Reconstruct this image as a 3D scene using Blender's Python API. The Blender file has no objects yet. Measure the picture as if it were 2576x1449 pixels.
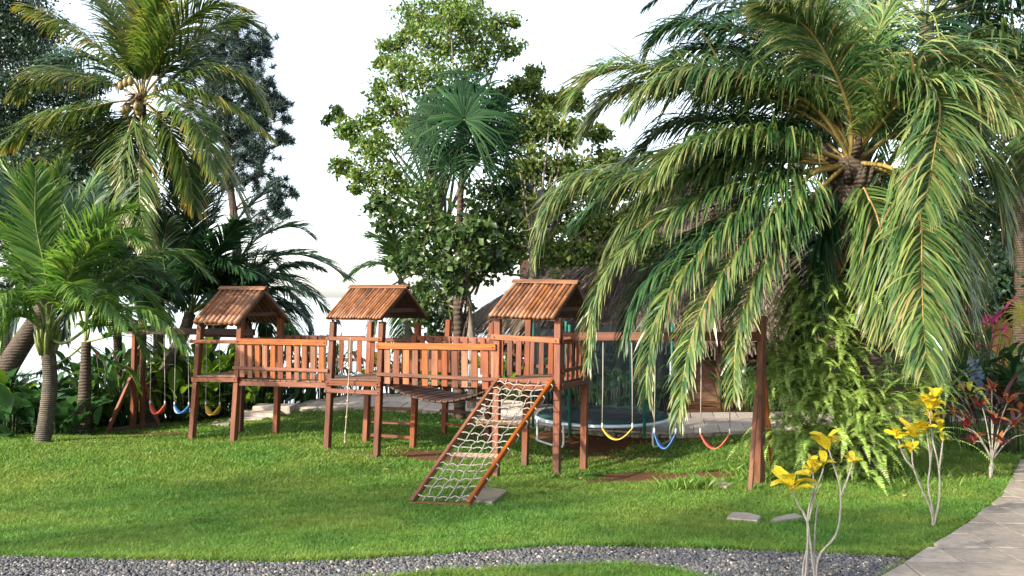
import bpy, math, random
import numpy as np
from mathutils import Vector, Matrix
random.seed(7)
rng = np.random.default_rng(7)
SC = bpy.context.scene
COL = SC.collection
R = math.radians

# ------------------------------------------------------------------ camera
EYE = 1.7                                   # eye height above the ground at the viewer's feet
FOC = 2143.0                                # focal length in pixels of a 2576 wide frame
PITCH = R(0.63)
cam_d = bpy.data.cameras.new('camera')
cam_d.sensor_width = 36.0
cam_d.lens = 36.0 * FOC / 2576.0
cam_d.clip_start = 0.1
cam_d.clip_end = 9000
cam = bpy.data.objects.new('camera', cam_d)
cam.location = (0, 0, EYE)
cam.rotation_euler = (R(90) + PITCH, 0, 0)
COL.objects.link(cam)
SC.camera = cam

# ------------------------------------------------------------------ sky and sun
SUN_TO = Vector((-0.73, -0.53, 0.46)).normalized()      # direction towards the sun: left, behind the viewer
world = bpy.data.worlds.new('World')
SC.world = world
world.use_nodes = True
wn, wl = world.node_tree.nodes, world.node_tree.links
wn.clear()
sky = wn.new('ShaderNodeTexSky')
sky.sky_type = 'NISHITA'
sky.sun_disc = False
sky.sun_elevation = math.asin(SUN_TO.z)
sky.sun_rotation = math.atan2(SUN_TO.x, SUN_TO.y)
sky.air_density = 1.0
sky.dust_density = 1.6
sky.ozone_density = 1.0
hsv = wn.new('ShaderNodeHueSaturation')                 # thin bright overcast: the blue is washed out evenly
hsv.inputs['Saturation'].default_value = 0.5
hsv.inputs['Value'].default_value = 1.0
bg = wn.new('ShaderNodeBackground')
bg.inputs['Strength'].default_value = 0.15
wo = wn.new('ShaderNodeOutputWorld')
wl.new(sky.outputs[0], hsv.inputs['Color'])
wl.new(hsv.outputs[0], bg.inputs['Color'])
wl.new(bg.outputs[0], wo.inputs['Surface'])
sun_d = bpy.data.lights.new('sun', 'SUN')
sun_d.energy = 3.6
sun_d.angle = R(1.2)
sun_d.color = (1.0, 0.88, 0.70)
sun = bpy.data.objects.new('sun', sun_d)
sun.rotation_euler = (-SUN_TO).to_track_quat('-Z', 'Y').to_euler()
sun.location = (-20, -20, 20)
COL.objects.link(sun)
SC.view_settings.view_transform = 'Standard'
SC.view_settings.look = 'None'
SC.view_settings.exposure = 1.8
SC.view_settings.gamma = 1.0
SC.view_settings.use_curve_mapping = False
SC.cycles.max_bounces = 8
SC.cycles.transparent_max_bounces = 12
SC.cycles.use_denoising = True

# ------------------------------------------------------------------ helpers: positions
CP, SP = math.cos(PITCH), math.sin(PITCH)
def at(px, py, Y):
    """the world point at depth Y seen at (px, py) of the 2576 x 1449 frame"""
    a, b = (px - 1288.0) / FOC, (724.5 - py) / FOC
    dy, dz = CP - b * SP, SP + b * CP
    k = Y / dy
    return Vector((a * k, Y, EYE + dz * k))
def V(*a): return Vector(a)

# ------------------------------------------------------------------ helpers: meshes
W = {}                                       # object -> translation of its local frame
MATS = {}
def _link(o, parent, loc):
    COL.objects.link(o)
    if parent is not None:
        o.parent = parent
    W[o] = loc
def tag(o, label=None, cat=None, group=None, kind=None):
    if label: o['label'] = label
    if cat: o['category'] = cat
    if group: o['group'] = group
    if kind: o['kind'] = kind
    return o
def thing(name, label, cat, loc, group=None):
    o = bpy.data.objects.new(name, None)
    o.empty_display_size = 0.2
    o.location = loc
    _link(o, None, Vector(loc))
    return tag(o, label, cat, group)

def mesh_np(name, v, faces, tip=None, smooth=False):
    me = bpy.data.meshes.new(name)
    v = np.asarray(v, dtype=np.float32)
    nl = sum(f.size for f in faces); nf = sum(len(f) for f in faces)
    me.vertices.add(len(v)); me.loops.add(nl); me.polygons.add(nf)
    me.vertices.foreach_set('co', v.ravel())
    me.loops.foreach_set('vertex_index', np.concatenate([f.ravel() for f in faces]).astype(np.int32))
    tot = np.concatenate([np.full(len(f), f.shape[1]) for f in faces])
    st = np.concatenate([[0], np.cumsum(tot)[:-1]])
    me.polygons.foreach_set('loop_start', st.astype(np.int32))
    me.polygons.foreach_set('loop_total', tot.astype(np.int32))
    if smooth: me.polygons.foreach_set('use_smooth', np.ones(nf, dtype=bool))
    if tip is not None:
        at_ = me.attributes.new('tip', 'FLOAT', 'POINT')
        at_.data.foreach_set('value', np.asarray(tip, dtype=np.float32))
    me.update(calc_edges=True)
    return me

class MB:
    """collects shapes in world space; build() links them as one mesh object"""
    def __init__(s): s.v = []; s.f = {}; s.t = []; s.n = 0
    def add(s, v, f, t=0.0):
        v = np.asarray(v, dtype=np.float64).reshape(-1, 3)
        fs = f if isinstance(f, list) and len(f) and isinstance(f[0], np.ndarray) else None
        if fs is None:
            g = {}
            for q in f: g.setdefault(len(q), []).append(q)
            fs = [np.array(x) for x in g.values()]
        for q in fs:
            if len(q): s.f.setdefault(q.shape[1], []).append(q + s.n)
        s.v.append(v); s.n += len(v)
        s.t.append(np.broadcast_to(np.asarray(t, dtype=np.float64), (len(v),)))
    def tube(s, pts, rad, seg=6, cap=True, t=0.0):
        P = np.array([tuple(p) for p in pts], dtype=float); n = len(P)
        rad = np.broadcast_to(np.asarray(rad, dtype=float), (n,))
        T = np.gradient(P, axis=0); T /= np.linalg.norm(T, axis=1)[:, None] + 1e-12
        a = np.array([0, 0, 1.0]) if abs(T[0][2]) < .9 else np.array([1.0, 0, 0])
        A = np.cross(T[0], a); A /= np.linalg.norm(A)
        out = []
        an = np.arange(seg) * 2 * math.pi / seg
        for i in range(n):
            A = A - T[i] * A.dot(T[i]); A /= np.linalg.norm(A) + 1e-12
            B = np.cross(T[i], A)
            out.append(P[i] + rad[i] * (np.cos(an)[:, None] * A + np.sin(an)[:, None] * B))
        v = np.concatenate(out)
        i, j = np.meshgrid(np.arange(n - 1), np.arange(seg), indexing='ij')
        k = (j + 1) % seg
        q = np.stack([i * seg + j, i * seg + k, (i + 1) * seg + k, (i + 1) * seg + j], -1).reshape(-1, 4)
        fs = [q]
        if cap and seg > 2:
            fs = [q, np.array([list(range(seg))[::-1], list(range((n - 1) * seg, n * seg))])]
        s.add(v, fs, t)
    def box(s, c, d, rot=None):
        x, y, z = d[0] / 2, d[1] / 2, d[2] / 2
        v = np.array([(a * x, b * y, e * z) for a in (-1, 1) for b in (-1, 1) for e in (-1, 1)])
        if rot is not None: v = v @ np.array(rot.to_3x3().transposed())
        s.add(v + np.array(tuple(c)), [np.array([(0, 1, 3, 2), (4, 6, 7, 5), (0, 4, 5, 1), (2, 3, 7, 6), (0, 2, 6, 4), (1, 5, 7, 3)])])
    def build(s, name, mat, parent=None, smooth=False, loc=None, flat=False):
        o_ = W[parent] if parent is not None else (Vector(loc) if loc is not None else Vector((0, 0, 0)))
        v = np.concatenate(s.v) - np.array(tuple(o_))
        me = mesh_np(name, v, [np.concatenate(x) for x in s.f.values()], np.concatenate(s.t), smooth)
        if flat: me.polygons.foreach_set('use_smooth', np.zeros(len(me.polygons), dtype=bool))
        me.materials.append(mat)
        o = bpy.data.objects.new(name, me)
        if parent is None: o.location = o_
        _link(o, parent, o_)
        return o

def spline(pts, n):
    """Catmull-Rom through pts, n samples even in length"""
    P = [np.array(tuple(p), dtype=float) for p in pts]
    if len(P) == 2: P = [P[0], (P[0] + P[1]) / 2, P[1]]
    P = [2 * P[0] - P[1]] + P + [2 * P[-1] - P[-2]]
    out = []
    for i in range(1, len(P) - 2):
        t = np.linspace(0, 1, 16, endpoint=False)[:, None]
        a, b, c, d = P[i - 1], P[i], P[i + 1], P[i + 2]
        out.append(.5 * (2 * b + (c - a) * t + (2 * a - 5 * b + 4 * c - d) * t ** 2 + (3 * b - a - 3 * c + d) * t ** 3))
    out.append(P[-2][None])
    Q = np.concatenate(out)
    L = np.concatenate([[0], np.cumsum(np.linalg.norm(np.diff(Q, axis=0), axis=1))])
    s = np.linspace(0, L[-1], n)
    return np.stack([np.interp(s, L, Q[:, k]) for k in range(3)], 1), L[-1]

_boxes = {}
def chamfer_mesh(L, w, h, mat, c=0.006):
    key = (round(L, 2), round(w, 3), round(h, 3), mat.name)
    if key in _boxes: return _boxes[key]
    c = min(c, w / 4, h / 4)
    x, y, z = L / 2, w / 2, h / 2
    v = []; idx = {}
    for sx in (-1, 1):
        for sy in (-1, 1):
            for sz in (-1, 1):
                for ax in range(3):
                    p = [sx * x, sy * y, sz * z]
                    for k in range(3):
                        if k != ax: p[k] -= (sx, sy, sz)[k] * c
                    idx[(sx, sy, sz, ax)] = len(v); v.append(p)
    f = []
    g = lambda s, ax: idx[(s[0], s[1], s[2], ax)]
    for ax in range(3):
        for sg in (-1, 1):
            q = []
            for (a, b) in ((-1, -1), (1, -1), (1, 1), (-1, 1)):
                s = [0, 0, 0]; s[ax] = sg; s[(ax + 1) % 3] = a; s[(ax + 2) % 3] = b
                q.append(g(s, ax))
            f.append(q if sg > 0 else q[::-1])
    for ax in range(3):                      # edges parallel to ax
        b, d = (ax + 1) % 3, (ax + 2) % 3
        for sb in (-1, 1):
            for sd in (-1, 1):
                s0 = [0, 0, 0]; s0[ax] = -1; s0[b] = sb; s0[d] = sd
                s1 = list(s0); s1[ax] = 1
                q = [g(s0, b), g(s1, b), g(s1, d), g(s0, d)]
                f.append(q if sb * sd > 0 else q[::-1])
    for sx in (-1, 1):
        for sy in (-1, 1):
            for sz in (-1, 1):
                s = (sx, sy, sz); q = [g(s, 0), g(s, 1), g(s, 2)]
                f.append(q if sx * sy * sz > 0 else q[::-1])
    me = bpy.data.meshes.new('timber'); me.from_pydata(v, [], f); me.materials.append(mat)
    _boxes[key] = me
    return me
def place(name, me, M, parent):
    o = bpy.data.objects.new(name, me)
    off = W[parent] if parent is not None else Vector((0, 0, 0))
    o.matrix_basis = Matrix.Translation(-off) @ M
    _link(o, parent, off)
    return o
def axis_frame(p0, p1, up=(0, 0, 1)):
    x = (Vector(p1) - Vector(p0)); L = x.length; x.normalize()
    up = Vector(up)
    if abs(x.dot(up.normalized())) > .985: up = Vector((V_DIR.x, V_DIR.y, 0))
    y = up.cross(x).normalized(); z = x.cross(y)
    M = Matrix((x, y, z)).transposed().to_4x4()
    M.translation = (Vector(p0) + Vector(p1)) / 2
    return M, L
def beam(parent, name, p0, p1, w, h, mat, up=(0, 0, 1), roll=0.0):
    """a squared timber from p0 to p1; h is its size along up, w across"""
    M, L = axis_frame(p0, p1, up)
    if roll: M = M @ Matrix.Rotation(roll, 4, 'X')
    return place(name, chamfer_mesh(L, w, h, mat), M, parent)

# ------------------------------------------------------------------ helpers: materials
def new_mat(name):
    m = bpy.data.materials.new(name); m.use_nodes = True
    nt = m.node_tree; nt.nodes.clear()
    out = nt.nodes.new('ShaderNodeOutputMaterial')
    MATS[name] = m
    return m, nt, out
def N(nt, typ, **kw):
    n = nt.nodes.new(typ)
    for k, v in kw.items():
        if k in n.inputs: n.inputs[k].default_value = v
        else: setattr(n, k, v)
    return n
def ramp(nt, stops):
    r = nt.nodes.new('ShaderNodeValToRGB')
    e = r.color_ramp.elements
    while len(e) < len(stops): e.new(0.5)
    for el, (p, c) in zip(e, stops):
        el.position = p; el.color = (c[0], c[1], c[2], 1)
    return r
def mixc(nt, a, b, fac, mode='MIX'):
    m = nt.nodes.new('ShaderNodeMix'); m.data_type = 'RGBA'; m.blend_type = mode
    for sock, val in ((m.inputs[0], fac), (m.inputs[6], a), (m.inputs[7], b)):
        if hasattr(val, 'is_output'): nt.links.new(val, sock)
        elif isinstance(val, (int, float)): sock.default_value = val
        else: sock.default_value = (val[0], val[1], val[2], 1)
    return m.outputs[2]
def coords(nt, kind, scale):
    tc = nt.nodes.new('ShaderNodeTexCoord'); mp = nt.nodes.new('ShaderNodeMapping')
    mp.inputs['Scale'].default_value = scale
    nt.links.new(tc.outputs[kind], mp.inputs['Vector'])
    return mp
def obj_random(nt):
    return nt.nodes.new('ShaderNodeObjectInfo').outputs['Random']
def bump(nt, h, strength=.3, dist=.01):
    b = N(nt, 'ShaderNodeBump', Strength=strength, Distance=dist)
    nt.links.new(h, b.inputs['Height'])
    return b.outputs[0]

def wood_mat(name, c0, c1, c2, stain=.5, rough=.6):
    m, nt, out = new_mat(name)
    mp = coords(nt, 'Object', (1.2, 14, 14))
    ad = N(nt, 'ShaderNodeVectorMath', operation='ADD')
    rnd = obj_random(nt)
    mul = N(nt, 'ShaderNodeMath', operation='MULTIPLY'); mul.inputs[1].default_value = 37.0
    nt.links.new(rnd, mul.inputs[0])
    nt.links.new(mp.outputs[0], ad.inputs[0]); nt.links.new(mul.outputs[0], ad.inputs[1])
    n1 = N(nt, 'ShaderNodeTexNoise', Scale=1.6, Detail=6.0, Roughness=.6); nt.links.new(ad.outputs[0], n1.inputs['Vector'])
    r1 = ramp(nt, [(.28, c0), (.5, c1), (.72, c2)]); nt.links.new(n1.outputs[0], r1.inputs[0])
    # weather stains in world space
    mp2 = coords(nt, 'Object', (3.0, 5.0, 5.0))
    ad2 = N(nt, 'ShaderNodeVectorMath', operation='ADD')
    nt.links.new(mp2.outputs[0], ad2.inputs[0]); nt.links.new(mul.outputs[0], ad2.inputs[1])
    n2 = N(nt, 'ShaderNodeTexNoise', Scale=1.3, Detail=5.0, Roughness=.65); nt.links.new(ad2.outputs[0], n2.inputs['Vector'])
    r2 = ramp(nt, [(.52, (0, 0, 0)), (.75, (stain,) * 3)]); nt.links.new(n2.outputs[0], r2.inputs[0])
    col = mixc(nt, r1.outputs[0], (.045, .026, .02), r2.outputs[0])
    hs = N(nt, 'ShaderNodeHueSaturation')
    mr = N(nt, 'ShaderNodeMapRange'); mr.inputs[3].default_value = .6; mr.inputs[4].default_value = 1.3
    nt.links.new(rnd, mr.inputs[0]); nt.links.new(mr.outputs[0], hs.inputs['Value']); nt.links.new(col, hs.inputs['Color'])
    fr = N(nt, 'ShaderNodeMath', operation='FRACT'); nt.links.new(mul.outputs[0], fr.inputs[0])      # some boards greyer
    ms = N(nt, 'ShaderNodeMapRange'); ms.inputs[3].default_value = .86; ms.inputs[4].default_value = 1.1
    nt.links.new(fr.outputs[0], ms.inputs[0]); nt.links.new(ms.outputs[0], hs.inputs['Saturation'])
    gp = nt.nodes.new('ShaderNodeNewGeometry'); sx_ = nt.nodes.new('ShaderNodeSeparateXYZ'); nt.links.new(gp.outputs['Position'], sx_.inputs[0])
    mz = N(nt, 'ShaderNodeMapRange'); mz.inputs[1].default_value = -.62; mz.inputs[2].default_value = -1.05      # splashed earth on the feet of the posts
    nt.links.new(sx_.outputs[2], mz.inputs[0])
    mzz = N(nt, 'ShaderNodeMath', operation='MULTIPLY'); nt.links.new(mz.outputs[0], mzz.inputs[0]); nt.links.new(n2.outputs[0], mzz.inputs[1])
    foot = mixc(nt, hs.outputs[0], (.07, .045, .028), mzz.outputs[0])
    b = N(nt, 'ShaderNodeBsdfPrincipled', Roughness=rough)
    b.inputs['Specular IOR Level'].default_value = .35
    nt.links.new(foot, b.inputs['Base Color'])
    nt.links.new(bump(nt, n1.outputs[0], .5, .006), b.inputs['Normal'])
    nt.links.new(b.outputs[0], out.inputs[0])
    return m
def plain_mat(name, c, rough=.6, var=.15, nscale=6.0, metal=0.0, spec=.5, bmp=.15):
    m, nt, out = new_mat(name)
    mp = coords(nt, 'Object', (1, 1, 1))
    n1 = N(nt, 'ShaderNodeTexNoise', Scale=nscale, Detail=6.0, Roughness=.65); nt.links.new(mp.outputs[0], n1.inputs['Vector'])
    lo = tuple(x * (1 - var) for x in c); hi = tuple(min(1, x * (1 + var)) for x in c)
    r1 = ramp(nt, [(.3, lo), (.7, hi)]); nt.links.new(n1.outputs[0], r1.inputs[0])
    b = N(nt, 'ShaderNodeBsdfPrincipled', Roughness=rough, Metallic=metal)
    b.inputs['Specular IOR Level'].default_value = spec
    nt.links.new(r1.outputs[0], b.inputs['Base Color'])
    if bmp: nt.links.new(bump(nt, n1.outputs[0], bmp, .01), b.inputs['Normal'])
    nt.links.new(b.outputs[0], out.inputs[0])
    return m
def leaf_mat(name, cols, tipcol=None, tip0=.55, tip1=1.0, rough=.42, trans=.3, tcol=None, spec=.5, objvar=.25, tipmix=.8, dead=None):
    """cols: three leaf greens spread over single leaves; tipcol: colour of the leaf ends"""
    m, nt, out = new_mat(name)
    geo = nt.nodes.new('ShaderNodeNewGeometry')
    r1 = ramp(nt, [(.1, cols[0]), (.5, cols[1]), (.93, cols[2])] + ([(.975, dead)] if dead else []))
    nt.links.new(geo.outputs['Random Per Island'], r1.inputs[0])
    col = r1.outputs[0]
    if tipcol is not None:
        a = N(nt, 'ShaderNodeAttribute', attribute_name='tip')
        n1 = N(nt, 'ShaderNodeTexNoise', Scale=1.7, Detail=3.0)
        tc = nt.nodes.new('ShaderNodeTexCoord'); nt.links.new(tc.outputs['Object'], n1.inputs['Vector'])
        mr = N(nt, 'ShaderNodeMapRange'); mr.inputs[1].default_value = tip0; mr.inputs[2].default_value = tip1
        nt.links.new(a.outputs['Fac'], mr.inputs[0])
        mm = N(nt, 'ShaderNodeMath', operation='MULTIPLY'); nt.links.new(mr.outputs[0], mm.inputs[0])
        mr2 = N(nt, 'ShaderNodeMapRange'); mr2.inputs[1].default_value = .35; mr2.inputs[2].default_value = .65; mr2.inputs[4].default_value = tipmix
        nt.links.new(n1.outputs[0], mr2.inputs[0]); nt.links.new(mr2.outputs[0], mm.inputs[1])
        col = mixc(nt, col, tipcol, mm.outputs[0])
    hs = N(nt, 'ShaderNodeHueSaturation')
    mr = N(nt, 'ShaderNodeMapRange'); mr.inputs[3].default_value = 1 - objvar; mr.inputs[4].default_value = 1 + objvar
    nt.links.new(obj_random(nt), mr.inputs[0]); nt.links.new(mr.outputs[0], hs.inputs['Value']); nt.links.new(col, hs.inputs['Color'])
    b = N(nt, 'ShaderNodeBsdfPrincipled', Roughness=rough)
    b.inputs['Specular IOR Level'].default_value = spec
    nt.links.new(hs.outputs[0], b.inputs['Base Color'])
    tr = nt.nodes.new('ShaderNodeBsdfTranslucent')
    hs2 = N(nt, 'ShaderNodeHueSaturation', Hue=.485, Saturation=1.1, Value=1.5)
    nt.links.new(hs.outputs[0], hs2.inputs['Color']); nt.links.new(hs2.outputs[0], tr.inputs['Color'])
    mx = N(nt, 'ShaderNodeMixShader'); mx.inputs[0].default_value = trans
    nt.links.new(b.outputs[0], mx.inputs[1]); nt.links.new(tr.outputs[0], mx.inputs[2])
    nt.links.new(mx.outputs[0], out.inputs[0])
    return m
def bark_mat(name, c0, c1, ring=0.0, scale=5.0):
    m, nt, out = new_mat(name)
    mp = coords(nt, 'Object', (1, 1, .35 if not ring else 1))
    n1 = N(nt, 'ShaderNodeTexNoise', Scale=scale, Detail=8.0, Roughness=.7); nt.links.new(mp.outputs[0], n1.inputs['Vector'])
    r1 = ramp(nt, [(.32, c0), (.68, c1)]); nt.links.new(n1.outputs[0], r1.inputs[0])
    col = r1.outputs[0]; h = n1.outputs[0]
    if ring:
        wv = N(nt, 'ShaderNodeTexWave', wave_type='BANDS', bands_direction='Z', Scale=ring, Distortion=2.5, Detail=2.0)
        nt.links.new(mp.outputs[0], wv.inputs['Vector'])
        r2 = ramp(nt, [(.0, (.35,) * 3), (.3, (1, 1, 1))]); nt.links.new(wv.outputs[0], r2.inputs[0])
        col = mixc(nt, col, r2.outputs[0], .8, 'MULTIPLY')
        ad = N(nt, 'ShaderNodeMath', operation='ADD'); nt.links.new(h, ad.inputs[0]); nt.links.new(wv.outputs[0], ad.inputs[1]); h = ad.outputs[0]
    b = N(nt, 'ShaderNodeBsdfPrincipled', Roughness=.85)
    nt.links.new(col, b.inputs['Base Color']); nt.links.new(bump(nt, h, .7, .02), b.inputs['Normal'])
    nt.links.new(b.outputs[0], out.inputs[0])
    return m

WOOD = wood_mat('red stained timber', (.055, .0135, .0045), (.128, .032, .009), (.2, .055, .015))
WOOD_D = wood_mat('dark weathered timber', (.028, .015, .012), (.06, .03, .022), (.10, .05, .035), .6, .75)
WOOD_L = wood_mat('lighter orange timber', (.09, .025, .007), (.18, .053, .0135), (.27, .09, .024), .6)
PLANK_P = wood_mat('pale bare plank', (.24, .14, .085), (.36, .23, .14), (.44, .3, .19), .3, .7)
DECK = wood_mat('deck boards', (.10, .055, .035), (.17, .09, .055), (.24, .13, .085), .4, .6)
BAMBOO = wood_mat('dry bamboo', (.07, .027, .011), (.15, .058, .021), (.235, .1, .036), .9, .5)
ROPE = plain_mat('pale rope', (.23, .21, .185), .9, .2, 60)
ROPE_T = plain_mat('tan rope', (.25, .2, .14), .9, .2, 60)
STEEL = plain_mat('grey painted steel', (.42, .46, .46), .4, .1, 4, .2)
GREEN_S = plain_mat('green painted steel', (.012, .11, .075), .45, .15, 3)
PAD_G = plain_mat('dark green pad cloth', (.006, .04, .036), .65, .3, 3)
MAT_B = plain_mat('black trampoline mesh', (.010, .013, .018), .7, .2, 30)
BOLT = plain_mat('bolt steel', (.05, .045, .04), .5, .1, 5, .6)
# ------------------------------------------------------------------ the playset's own axes
TH = R(23)
U_DIR = V(math.cos(TH), -math.sin(TH), 0)     # along the towers, to the right and nearer
V_DIR = V(math.sin(TH), math.cos(TH), 0)      # into the towers, away from the viewer
P3 = at(1400, 960, 13.2)
def front_Y(px, back=0.0):
    """depth at which the sight line px meets the playset's front plane pushed back by `back` metres"""
    a = (px - 1288.0) / FOC
    o = P3 + V_DIR * back
    # o - s*U : X = o.x - s*ux ; Y = o.y - s*uy ; X = a*Y
    s = (o.x - a * o.y) / (U_DIR.x - a * U_DIR.y)
    return o.y - s * U_DIR.y
def fp(px, py, back=0.0): return at(px, py, front_Y(px, back))

# ------------------------------------------------------------------ terrain heights
_cp = []
for X in (-14, -9, -5, -1.5, 2, 5, 9, 14):
    for Y in (-6, 0, 4, 7, 9.5, 11.2):
        _cp.append((X, Y, -1.7 - .083 * Y))
_cp += [(-5.87, 15.9, -2.67), (-5.0, 15.5, -2.64), (-4.6, 16.6, -2.68), (-3.18, 14.7, -2.63), (-2.3, 14.4, -2.71),
        (-2.7, 15.7, -2.70), (-1.8, 15.4, -2.75), (-.26, 13.57, -2.84), (.69, 13.2, -2.81), (1.2, 14.3, -2.90), (.2, 14.7, -2.90),
        (-1.33, 17, -2.68), (-.4, 16.6, -2.72), (3.47, 12, -2.62), (-8.6, 15.6, -2.62), (-8.2, 17.5, -2.80), (-8, 18.4, -2.83),
        (-7, 20, -2.85), (-3.5, 19.9, -2.53), (0, 18.6, -2.56), (4.5, 16.6, -2.62), (1.7, 16.3, -2.74), (5.2, 13, -2.64),
        (8, 14, -2.74), (9, 18, -2.62), (14, 20, -2.6), (14, 15, -2.6), (-12, 13, -2.65), (-14, 17, -2.75), (-3.5, 22, -2.5),
        (0, 22, -2.5), (5, 22, -2.55), (20, 12, -2.5), (20, 25, -2.4), (-20, 10, -2.5), (10, 30, -2.5), (30, 30, -2.3), (-6, 18.3, -2.74)]
_cp = np.array(_cp)
def _tps(d): return np.where(d > 1e-9, d * d * np.log(d + 1e-12), 0)
_A = _tps(np.linalg.norm(_cp[:, None, :2] - _cp[None, :, :2], axis=2)) + np.eye(len(_cp)) * .25
_P = np.c_[np.ones(len(_cp)), _cp[:, :2]]
_M = np.block([[_A, _P], [_P.T, np.zeros((3, 3))]])
_w = np.linalg.solve(_M, np.r_[_cp[:, 2], 0, 0, 0])
def land(X, Y):
    """lawn height (no shore), vectorised"""
    X = np.clip(np.asarray(X, float), -22, 32); Y = np.clip(np.asarray(Y, float), -6, 31)
    sh = X.shape; X = X.ravel(); Y = Y.ravel(); out = np.empty(len(X))
    for i in range(0, len(X), 60000):
        x, y = X[i:i + 60000], Y[i:i + 60000]
        d = np.hypot(x[:, None] - _cp[None, :, 0], y[:, None] - _cp[None, :, 1])
        out[i:i + 60000] = _tps(d) @ _w[:-3] + _w[-3] + _w[-2] * x + _w[-1] * y
    return out.reshape(sh) + EYE
SEA_Z = EYE - 4.7
_sx = np.array([-60, -16, -11, -8, -6, -3, 0, 3, 7, 12, 20, 60.])
_sy = np.array([14, 18.2, 19.3, 20.6, 21.2, 22.2, 22.6, 24, 31, 37, 40, 44.])
def shore_Y(X): return np.interp(X, _sx, _sy)
def ground_h(X, Y):
    h = land(X, Y)
    d = np.clip((np.asarray(Y, float) - shore_Y(X)) / 3.0, 0, 1)
    d = d * d * (3 - 2 * d)
    return h * (1 - d) + (SEA_Z - 1.2) * d
def gz(X, Y): return float(ground_h(np.array([X]), np.array([Y]))[0])
def ground_at(px, py, lo=4.0, hi=45.0):
    """where the sight line (px, py) meets the ground"""
    Ys = np.linspace(lo, hi, 700)
    a, b = (px - 1288.0) / FOC, (724.5 - py) / FOC
    k = Ys / (CP - b * SP)
    Z = EYE + (SP + b * CP) * k
    H = ground_h(a * k, Ys)
    i = np.argmax(Z < H)
    if Z[i] >= H[i]: i = len(Ys) - 1
    return V(a * k[i], Ys[i], H[i])
def on_ground(px, Y, dz=0.0):
    X = (px - 1288.0) / FOC * Y
    return V(X, Y, gz(X, Y) + dz)

# ------------------------------------------------------------------ outlines on the ground, read off as sight lines
def gpoly(pts): return np.array([tuple(ground_at(*p))[:2] for p in pts])
GRAVEL_FAR = gpoly([(-700, 1392), (-60, 1396), (300, 1408), (700, 1415), (850, 1411), (1100, 1395), (1400, 1374), (1600, 1377), (1900, 1384), (2120, 1393), (2262, 1404)])
GRAVEL_NEAR = gpoly([(-700, 1500), (-60, 1500), (300, 1497), (700, 1482), (930, 1463), (1058, 1447), (1200, 1437), (1420, 1427), (1560, 1424), (1690, 1436), (1800, 1462), (1950, 1500), (2150, 1520)])
def in_gravel(X, Y):
    f = np.interp(X, GRAVEL_FAR[:, 0], GRAVEL_FAR[:, 1]); n = np.interp(X, GRAVEL_NEAR[:, 0], GRAVEL_NEAR[:, 1])
    return (Y < f) & (Y > n) & (X < PATH_LEFT(Y) + .02)
_pl = gpoly([(2120, 1500), (2225, 1447), (2330, 1380), (2400, 1340), (2470, 1290), (2520, 1248), (2546, 1200), (2560, 1165), (2590, 1130), (2650, 1090)])
_pl = np.vstack([[(_pl[0][0] - 1.6, 3.0), (_pl[0][0] - .5, 5.6)], _pl, [(_pl[-1][0] + 1.2, 18.5)]])
_pl = _pl[np.argsort(_pl[:, 1])]
def PATH_LEFT(Y): return np.interp(Y, _pl[:, 1], _pl[:, 0])
# back path: front edge, 2 m wide
_bp = np.array([(-5.55, 20.0), (-4.4, 19.7), (-3.5, 19.4), (-1.65, 18.8), (-.36, 18.0), (1.2, 17.0), (3.1, 16.35), (5.2, 16.45), (6.6, 16.8), (7.9, 17.3), (9.3, 17.8), (11, 18.0), (14, 17.8), (18, 17)])
def back_front(X): return np.interp(X, _bp[:, 0], _bp[:, 1])
def in_back_path(X, Y): return (X > -5.5) & (Y > back_front(X)) & (Y < back_front(X) + 2.1)

DIRT = []                                     # (X, Y, half width, half depth, strength)
for px, py, wx, wy, s in [(1640, 1090, 1.7, .9, 1.0), (1560, 1150, 1.3, .6, .5), (1690, 1203, 1.55, .34, 1.2), (1600, 1196, .8, .3, .9), (1850, 1200, .5, .2, .8), (1515, 1100, 1.6, 1.3, .8), (1090, 1148, .75, .55, .75),
                          (1010, 1140, .5, .4, .6), (400, 1093, .9, .35, .85), (330, 1092, .5, .2, .7), (1760, 1120, 1.0, .6, .35), (1245, 1200, .35, .3, .5),
                          (2200, 1190, 1.1, .8, .6), (2440, 1195, .8, .4, .5), (105, 1112, .7, .35, .5), (700, 1050, .6, .4, .3), (1330, 1150, .8, .6, .45)]:
    p = ground_at(px, py); DIRT.append((p.x, p.y, wx, wy, s))
def dirt_amount(X, Y):
    d = np.zeros_like(X)
    for x, y, a, b, s in DIRT:
        q = ((X - x) / a) ** 2 + ((Y - y) / b) ** 2
        d = np.maximum(d, s * np.clip(1.35 - q, 0, 1))
    return d

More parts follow.
